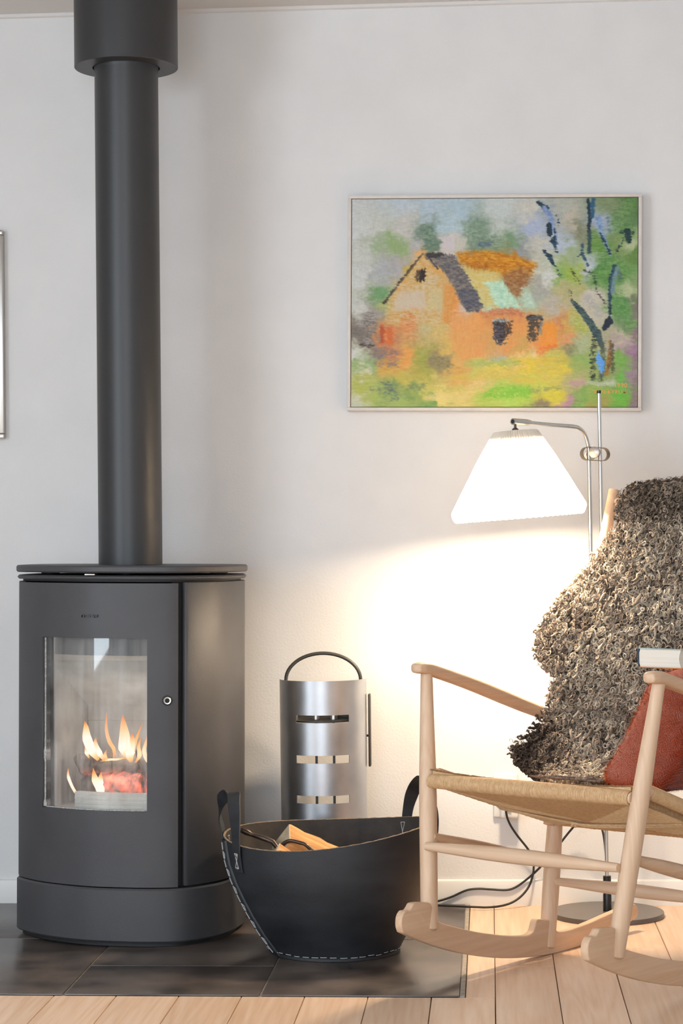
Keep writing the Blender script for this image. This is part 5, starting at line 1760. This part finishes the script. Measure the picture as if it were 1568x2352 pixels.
# ------------------------------------------------------------------ sheepskin over back and seat
PROF = np.array([(-0.305, 0.990), (-0.280, 1.022), (-0.240, 1.030), (-0.200, 1.008), (-0.160, 0.930), (-0.110, 0.800), (-0.060, 0.680), (-0.020, 0.580), (0.015, 0.490), (0.045, 0.430), (0.090, 0.395), (0.150, 0.388), (0.250, 0.402), (0.300, 0.412)])
PS = spline(PROF, 24)
PD = np.concatenate([[0], np.cumsum(np.hypot(*np.diff(PS, axis=0).T))])
PL = PD[-1]
PT = np.gradient(PS, axis=0)
PT /= np.linalg.norm(PT, axis=1)[:, None]
PN = np.stack([-PT[:, 1], PT[:, 0]], 1)
VI = np.linspace(0, len(PROF) - 1, len(PS))             # profile index of every sample
EK_ = np.array([0, 1, 2, 3.23, 3.52, 3.81, 3.96, 4.27, 4.53, 4.76, 5.03, 5.33, 5.61, 5.86, 6.18, 6.52, 6.64, 6.84, 7.14, 7.46, 7.79, 8.17, 8.43, 8.99, 9.70, 10.02, 10.53, 11.2, 12.0, 13.0]) 
EM_ = np.array([-0.16, -0.18, -0.185, -0.187, -0.182, -0.166, -0.170, -0.195, -0.222, -0.252, -0.272, -0.30, -0.315, -0.335, -0.315, -0.2925, -0.255, -0.25, -0.2525, -0.255, -0.2675, -0.2825, -0.315, -0.32, -0.2875, -0.2625, -0.205, -0.12, -0.02, 0.03])
PROFK = VI
EDGE = np.interp(PROFK, EK_, EM_)
MR_ = 0.262
RIGHT = np.interp(VI, [0, 8, 9.5, 13], [0.262, 0.262, 0.07, 0.06])


def skin_pos(v, m):
    s = np.interp(v, PD, PS[:, 0])
    z = np.interp(v, PD, PS[:, 1])
    ns = np.interp(v, PD, PN[:, 0])
    nz_ = np.interp(v, PD, PN[:, 1])
    return s, z, ns, nz_


def skin_wave(v, m):
    return 0.006 * np.sin(9 * m + 6 * v) + 0.004 * np.sin(23 * v - 11 * m + 1)


skin = thing('sheepskin', 'curly grey-brown sheepskin draped over the back and seat of the rocking chair', 'sheepskin', CO, (0, 0, -TH))
gv, gm = 70, 34
V = []
for lay in (0, 1):
    for a in range(gv):
        v = PL * a / (gv - 1)
        e = np.interp(v, PD, EDGE) + 0.020
        for b in range(gm):
            m = e + (np.interp(v, PD, RIGHT) - e) * b / (gm - 1)
            s, z, ns, nz_ = skin_pos(v, m)
            off = skin_wave(v, m) + (0.006 if lay == 0 else -0.006)
            if b in (0, gm - 1) or a in (0, gv - 1):
                off = skin_wave(v, m) + (0.002 if lay == 0 else -0.002)
            V.append(L3(m, s + ns * off, z + nz_ * off))
F = []
n1 = gv * gm
for a in range(gv - 1):
    for b in range(gm - 1):
        q = (a * gm + b, a * gm + b + 1, (a + 1) * gm + b + 1, (a + 1) * gm + b)
        F.append(tuple(reversed(q)))
        F.append(tuple(n1 + x for x in q))
for a in range(gv - 1):
    for (x, y) in ((a * gm, (a + 1) * gm), ((a + 1) * gm + gm - 1, a * gm + gm - 1)):
        F.append((x, y, n1 + y, n1 + x))
for b in range(gm - 1):
    for (x, y) in ((b + 1, b), ((gv - 1) * gm + b, (gv - 1) * gm + b + 1)):
        F.append((x, y, n1 + y, n1 + x))
MB().add(V, F).build('hide', M['hide'], skin)


def field(v, m, seed):
    g = np.random.default_rng(seed)
    out = np.zeros_like(v)
    for k in range(9):
        a = g.normal(0, 1, 2) * 22 * (1 + 0.35 * k)
        out += np.sin(a[0] * v + a[1] * m + g.random() * 6.28) / (1 + 0.35 * k)
    return out / 3.4


def make_wool(nl, edge_only=False, fine=False):
    g = RNG
    v = g.random(nl * 3) * PL
    e = np.interp(v, PD, EDGE)
    m = e + 0.014 + (MR_ - e) * g.random(nl * 3)
    s, z, ns, nz_ = skin_pos(v, m)
    # fewer locks where the picture cannot see them
    vis = (m < 0.02 + 0.20 * np.clip((1.0 - z) / 0.55, 0, 1))
    keep = (m < np.interp(v, PD, RIGHT)) & (vis | (g.random(nl * 3) < 0.22))
    if edge_only:
        keep &= (m - e) < 0.045
    idx = np.nonzero(keep)[0][:nl]
    v, m, e, s, z, ns, nz_ = (q[idx] for q in (v, m, e, s, z, ns, nz_))
    K = len(v)
    de = m - e
    wave = skin_wave(v, m) + 0.004
    base = np.stack([m, -(s + ns * wave), z + nz_ * wave], 1)
    nrm = np.stack([np.zeros(K), -ns, nz_], 1)
    out_ = np.clip(1 - de / 0.05, 0, 1)                         # splay outward at the border
    topk = np.clip((z - 1.02) / 0.03, 0, 1)
    nrm = nrm + np.stack([-out_ * 1.1, np.zeros(K), topk * 0.5], 1)
    nrm += g.normal(0, 0.16, (K, 3))
    nrm /= np.linalg.norm(nrm, axis=1)[:, None]
    down = np.array((0.0, -0.35, -1.0)) + g.normal(0, 0.75, (K, 3))
    e1 = down - np.sum(down * nrm, 1)[:, None] * nrm
    e1 /= np.linalg.norm(e1, axis=1)[:, None]
    e2 = np.cross(nrm, e1)
    T, CS = (14, 6) if not fine else (10, 3)
    ring = g.random(K) < (0.66 if not edge_only else 0.95)
    tight = np.clip(out_ * 0.6 + (z < 0.53) * (de < 0.14) * 0.6 + (z > 0.93) * 0.30, 0, 0.85)
    R0 = np.where(ring, 0.0066, 0.0112) * (0.75 + 0.6 * g.random(K)) * (1 - 0.42 * tight)
    turns = np.where(ring, 1.25 + 0.9 * g.random(K), 0.55 + 0.45 * g.random(K))
    H = (0.014 + 0.016 * g.random(K) + (0.004 if fine else 0)) * (1 - 0.15 * tight)
    tau = np.where(ring, 0.55 * g.random(K), 0.2 + 0.9 * g.random(K))
    sgn = np.where(g.random(K) < 0.5, -1.0, 1.0)
    ph0 = g.random(K) * 2 * PI
    lean = np.where(ring, 0.004, 0.012) * g.random(K)
    t = np.linspace(0, 1, T)
    f2 = e2 * np.cos(tau)[:, None] + nrm * np.sin(tau)[:, None]
    ang_ = ph0[:, None] + sgn[:, None] * 2 * PI * turns[:, None] * t[None] ** 0.9
    rho = R0[:, None] * (1 - 0.45 * t[None])
    hh = H[:, None] * np.minimum(1.0, 0.10 + 1.25 * t[None] ** 0.6) + 0.004 * ring[:, None] * t[None]
    P = (base[:, None] + nrm[:, None] * hh[..., None] + e1[:, None] * (rho * np.cos(ang_))[..., None] + f2[:, None] * (rho * np.sin(ang_))[..., None]
         + e1[:, None] * (lean[:, None] * t[None])[..., None])
    P += g.normal(0, 0.00025, P.shape)
    Tn = np.gradient(P, axis=1)
    Tn /= np.linalg.norm(Tn, axis=2)[..., None] + 1e-12
    A = np.cross(Tn, np.broadcast_to(nrm[:, None], Tn.shape) + 0.01)
    A /= np.linalg.norm(A, axis=2)[..., None] + 1e-9
    B = np.cross(Tn, A)
    # a lock is a bundle of fibres: a fluted, flattened section that runs out to a point
    size = np.where(ring, 0.0019, 0.0026) * (0.75 + 0.5 * g.random(K)) * (1 - 0.25 * tight)
    if fine:
        size = np.full(K, 0.00062)
    rad = size[:, None] * (1.0 - 0.80 * np.clip(t[None] - 0.35, 0, 1) ** 1.3 / 0.65 ** 1.3)
    twist = g.random(K)[:, None] * 6.28 + 1.2 * t[None]
    cr = []
    flute = 1.0 + (0.30 if not fine else 0.0) * np.where(np.arange(CS) % 2 == 0, 1, -1)
    for c_ in range(CS):
        a = twist * 0.25 + 2 * PI * c_ / CS
        fl_ = flute[c_] * (0.85 + 0.3 * g.random(K))[:, None]
        cr.append(P + (rad * fl_)[..., None] * (A * (np.cos(a) * 0.72)[..., None] + B * (np.sin(a) * 1.25)[..., None]))
    Vv = np.stack(cr, 2).reshape(-1, 3)
    NS = K
    # colour
    fld = field(v, m, 3) + 0.5 * field(v * 2.1, m * 2.1, 9)
    light = np.clip(0.66 + 0.26 * fld + 0.14 * g.normal(size=K), 0, 1)
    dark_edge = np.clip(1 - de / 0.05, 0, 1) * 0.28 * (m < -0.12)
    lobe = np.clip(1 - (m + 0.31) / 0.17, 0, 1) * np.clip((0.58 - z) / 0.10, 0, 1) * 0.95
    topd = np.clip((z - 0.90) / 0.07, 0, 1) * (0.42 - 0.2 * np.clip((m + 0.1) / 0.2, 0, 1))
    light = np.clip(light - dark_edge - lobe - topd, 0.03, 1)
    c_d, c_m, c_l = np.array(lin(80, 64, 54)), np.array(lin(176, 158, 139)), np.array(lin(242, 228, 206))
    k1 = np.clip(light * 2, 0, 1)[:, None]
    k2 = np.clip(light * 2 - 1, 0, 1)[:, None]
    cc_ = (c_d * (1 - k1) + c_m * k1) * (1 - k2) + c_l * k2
    cc_ = cc_ * (0.85 + 0.30 * g.random(NS))[:, None]
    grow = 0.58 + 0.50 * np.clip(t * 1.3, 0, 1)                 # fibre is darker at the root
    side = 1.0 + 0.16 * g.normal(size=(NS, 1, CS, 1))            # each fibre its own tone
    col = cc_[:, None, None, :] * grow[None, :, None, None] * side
    col = np.broadcast_to(col, (NS, T, CS, 3))
    f = []
    for i in range(T - 1):
        for j in range(CS):
            f.append((i * CS + j, i * CS + (j + 1) % CS, (i + 1) * CS + (j + 1) % CS, (i + 1) * CS + j))
    f = np.array(f)
    Fq = (np.arange(NS)[:, None, None] * (T * CS) + f[None]).reshape(-1, 4)
    Cv = np.clip(col.reshape(-1, 3), 0, 1)
    if fine:
        return Vv, Fq, Cv
    ex = [(Vv, Fq, Cv)]
    f3 = np.array([(i * 3 + j, i * 3 + (j + 1) % 3, (i + 1) * 3 + (j + 1) % 3, (i + 1) * 3 + j) for i in range(T - 1) for j in range(3)])
    for q in range(2):
        a = g.random(K)[:, None] * 6.28 + 2.2 * t[None]
        spread = (1.15 + 0.9 * g.random(K)[:, None] * t[None])
        c0 = P + (rad * spread)[..., None] * (A * (np.cos(a) * 0.72)[..., None] + B * (np.sin(a) * 1.25)[..., None])
        rs = (0.00055 * (1 - 0.5 * t))[None, :, None]
        Vs = np.stack([c0 + rs * (A * math.cos(w_) + B * math.sin(w_)) for w_ in (0, 2.094, 4.189)], 2).reshape(-1, 3)
        Fs = (np.arange(K)[:, None, None] * (T * 3) + f3[None]).reshape(-1, 4)
        cs = cc_[:, None, None, :] * grow[None, :, None, None] * (1.0 + 0.25 * g.normal(size=(K, 1, 1, 1)))
        ex.append((Vs, Fs, np.clip(np.broadcast_to(cs, (K, T, 3, 3)).reshape(-1, 3), 0, 1)))
    off = np.cumsum([0] + [len(e_[0]) for e_ in ex])
    return np.concatenate([e_[0] for e_ in ex]), np.concatenate([e_[1] + o_ for e_, o_ in zip(ex, off)]), np.concatenate([e_[2] for e_ in ex])


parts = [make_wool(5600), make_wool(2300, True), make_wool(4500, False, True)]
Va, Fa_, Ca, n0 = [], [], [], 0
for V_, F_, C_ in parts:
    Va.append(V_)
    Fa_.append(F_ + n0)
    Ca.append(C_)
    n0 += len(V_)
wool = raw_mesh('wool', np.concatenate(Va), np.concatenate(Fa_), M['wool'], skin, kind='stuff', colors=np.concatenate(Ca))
wool['label'] = 'dense curled locks, dark at the borders and pale grey in the middle'

# ------------------------------------------------------------------ rust wool throw on the seat, with dark fringe
throw = thing('wool_throw', 'rust-red herringbone wool throw bundled on the chair seat under the book', 'throw', CO, (0, 0, -TH))
tp = spline([(0.060, 0.408), (0.200, 0.412), (0.300, 0.418), (0.322, 0.432), (0.268, 0.478), (0.204, 0.540), (0.150, 0.600), (0.112, 0.636), (0.060, 0.6460), (0.010, 0.628), (0.005, 0.560), (0.030, 0.470)], 6, closed=True)
tc_ = tp.mean(0)
ml = [(0.088, 0.30), (0.090, 0.70), (0.096, 0.86), (0.110, 0.95), (0.135, 1.0), (0.165, 1.03), (0.195, 1.03), (0.222, 1.01), (0.240, 0.97), (0.250, 0.80), (0.252, 0.3)]
V, F = [], []
n = len(tp)
for i, (m, sc_) in enumerate(ml):
    for j, p in enumerate(tp):
        q = tc_ + (p - tc_) * sc_
        wv_ = 0.004 * math.sin(14 * p[1] * 6 + m * 60) + 0.003 * math.sin(j * 0.9 + i)
        d = (p - tc_) / (np.linalg.norm(p - tc_) + 1e-9)
        q = q + d * wv_ * (0.4 if p[1] > 0.63 else 1.0)
        q[1] = max(q[1], 0.404)
        V.append(L3(m, q[0], q[1]))
for i in range(len(ml) - 1):
    for j in range(n):
        k = (j + 1) % n
        F.append((i * n + j, i * n + k, (i + 1) * n + k, (i + 1) * n + j))
F += [tuple(range(n - 1, -1, -1)), tuple((len(ml) - 1) * n + j for j in range(n))]
body = MB().add(V, F).build('cloth', M['throw'], throw)
Vt = np.array(V)
g = RNG
NF = 16000
fi = g.integers(0, (len(ml) - 1) * n, NF)
Fa = np.array(F[:(len(ml) - 1) * n])
A_, B_, C_, D_ = (Vt[Fa[fi, k]] for k in range(4))
u_, v_ = g.random((NF, 1)), g.random((NF, 1))
Pb = (A_ * (1 - u_) + B_ * u_) * (1 - v_) + (D_ * (1 - u_) + C_ * u_) * v_
Nb = Pb - np.array(L3(0.17, tc_[0], tc_[1]))
Nb[:, 0] *= 1.6
Nb /= np.linalg.norm(Nb, axis=1)[:, None]
Dd = Nb + g.normal(0, 0.75, (NF, 3))
Dd /= np.linalg.norm(Dd, axis=1)[:, None]
Sd = np.cross(Dd, g.normal(size=(NF, 3)))
Sd /= np.linalg.norm(Sd, axis=1)[:, None]
ln_ = (0.003 + 0.006 * g.random((NF, 1))) * np.where(Pb[:, :1] < 0.115, 1.7, 1.0)  # left hairs lengthened to widen the orange painted as lamp glow
Vf = np.stack([Pb - Sd * 0.00028, Pb + Sd * 0.00028, Pb + Dd * ln_], 1).reshape(-1, 3)
Ff = np.arange(NF * 3).reshape(-1, 3)
cf = np.repeat(np.array(lin(186, 82, 34)) * (0.5 + 0.7 * g.random((NF, 1))), 3, 0)
fz = raw_mesh('fuzz', Vf, Ff, M['throwfuzz'], throw, kind='stuff', colors=np.clip(cf, 0, 1))
fz['label'] = 'fine wool fuzz, its orange tint imitating lamp glow'
skin_top = lambda s: np.interp(s, PROF[8:, 0], PROF[8:, 1]) + 0.014
for k in range(12):
    m0, s0 = 0.092 + 0.004 * g.random(), 0.215 + 0.0085 * k
    ln = 0.08 + 0.11 * g.random()
    fan, ph, am_ = 0.050 * (g.random() - 0.42), 6.28 * g.random(), 0.003 + 0.004 * g.random()
    up_ = 0.001 + 0.007 * g.random()
    pts = []
    for q in range(11):
        x = q / 10
        m = m0 - ln * x
        s = min(s0 + fan * x + am_ * math.sin(11 * x + ph) * min(1, 3 * x), 0.325)
        zt_ = max(skin_top(min(s, 0.3)) + 0.002, seat_z(m, s, True) + 0.004)
        pts.append(L3(m, s, max(zt_, 0.4175 - 0.012 * x) + up_ * math.sin(5 * x + ph) ** 2))
    P_ = spline(pts, 5)
    MB().tube(P_, 0.0021 + 0.0005 * np.sin(np.arange(len(P_)) * 1.7), 7).build('fringe_strand', M['fringe'], throw, label='dark twisted fringe strand' if k == 0 else None)

# ------------------------------------------------------------------ book on the arm of the chair
book = thing('hardcover_book', 'thick hardcover book lying on the red throw beside the armrest', 'book', CO, (0, 0, -TH))
bs0, bs1, bm0, bm1, bz0, bz1 = 0.330, 0.135, 0.2000, 0.3020, 0.6650, 0.7045
by = lambda s: -s
bz = lambda y, z: z - 0.066 * (bs0 + y)           # the book leans back with the slope of the arm
# pages with a hollow fore edge
pgs = [(bm0 + 0.0035, bz0 + 0.0022), (bm1 - 0.004, bz0 + 0.0022), (bm1 - 0.0075, bz0 + 0.012), (bm1 - 0.0085, (bz0 + bz1) / 2), (bm1 - 0.0075, bz1 - 0.012), (bm1 - 0.004, bz1 - 0.0022), (bm0 + 0.0035, bz1 - 0.0022), (bm0 + 0.0010, bz1 - 0.010), (bm0 + 0.0010, bz0 + 0.010)]
MB().prism(pgs, by(bs0 - 0.003), by(bs1 + 0.003), lambda p, h: (p[0], h, bz(h, p[1]))).build('pages', M['pages'], book, smooth=False, label='cream page block')
MB().prism([(bm0, bz1 - 0.0022), (bm1, bz1 - 0.0022), (bm1, bz1), (bm0, bz1)], by(bs0), by(bs1), lambda p, h: (p[0], h, bz(h, p[1]))).build('front_board', M['cover2'], book, bevel=0.0006, seg=1, label='teal upper board')
MB().prism([(bm0, bz0), (bm1, bz0), (bm1, bz0 + 0.0022), (bm0, bz0 + 0.0022)], by(bs0), by(bs1), lambda p, h: (p[0], h, bz(h, p[1]))).build('back_board', M['cover3'], book, bevel=0.0006, seg=1, label='orange lower board')
sp_ = [(bm0 + 0.0012, bz0), (bm0 - 0.0008, bz0 + 0.008), (bm0 - 0.0016, (bz0 + bz1) / 2), (bm0 - 0.0008, bz1 - 0.008), (bm0 + 0.0012, bz1), (bm0 + 0.0030, bz1), (bm0 + 0.0010, bz1 - 0.008), (bm0 + 0.0003, (bz0 + bz1) / 2), (bm0 + 0.0010, bz0 + 0.008), (bm0 + 0.0030, bz0)]
MB().prism(sp_, by(bs0), by(bs1), lambda p, h: (p[0], h, bz(h, p[1]))).build('spine', M['cover'], book, label='dark blue spine')
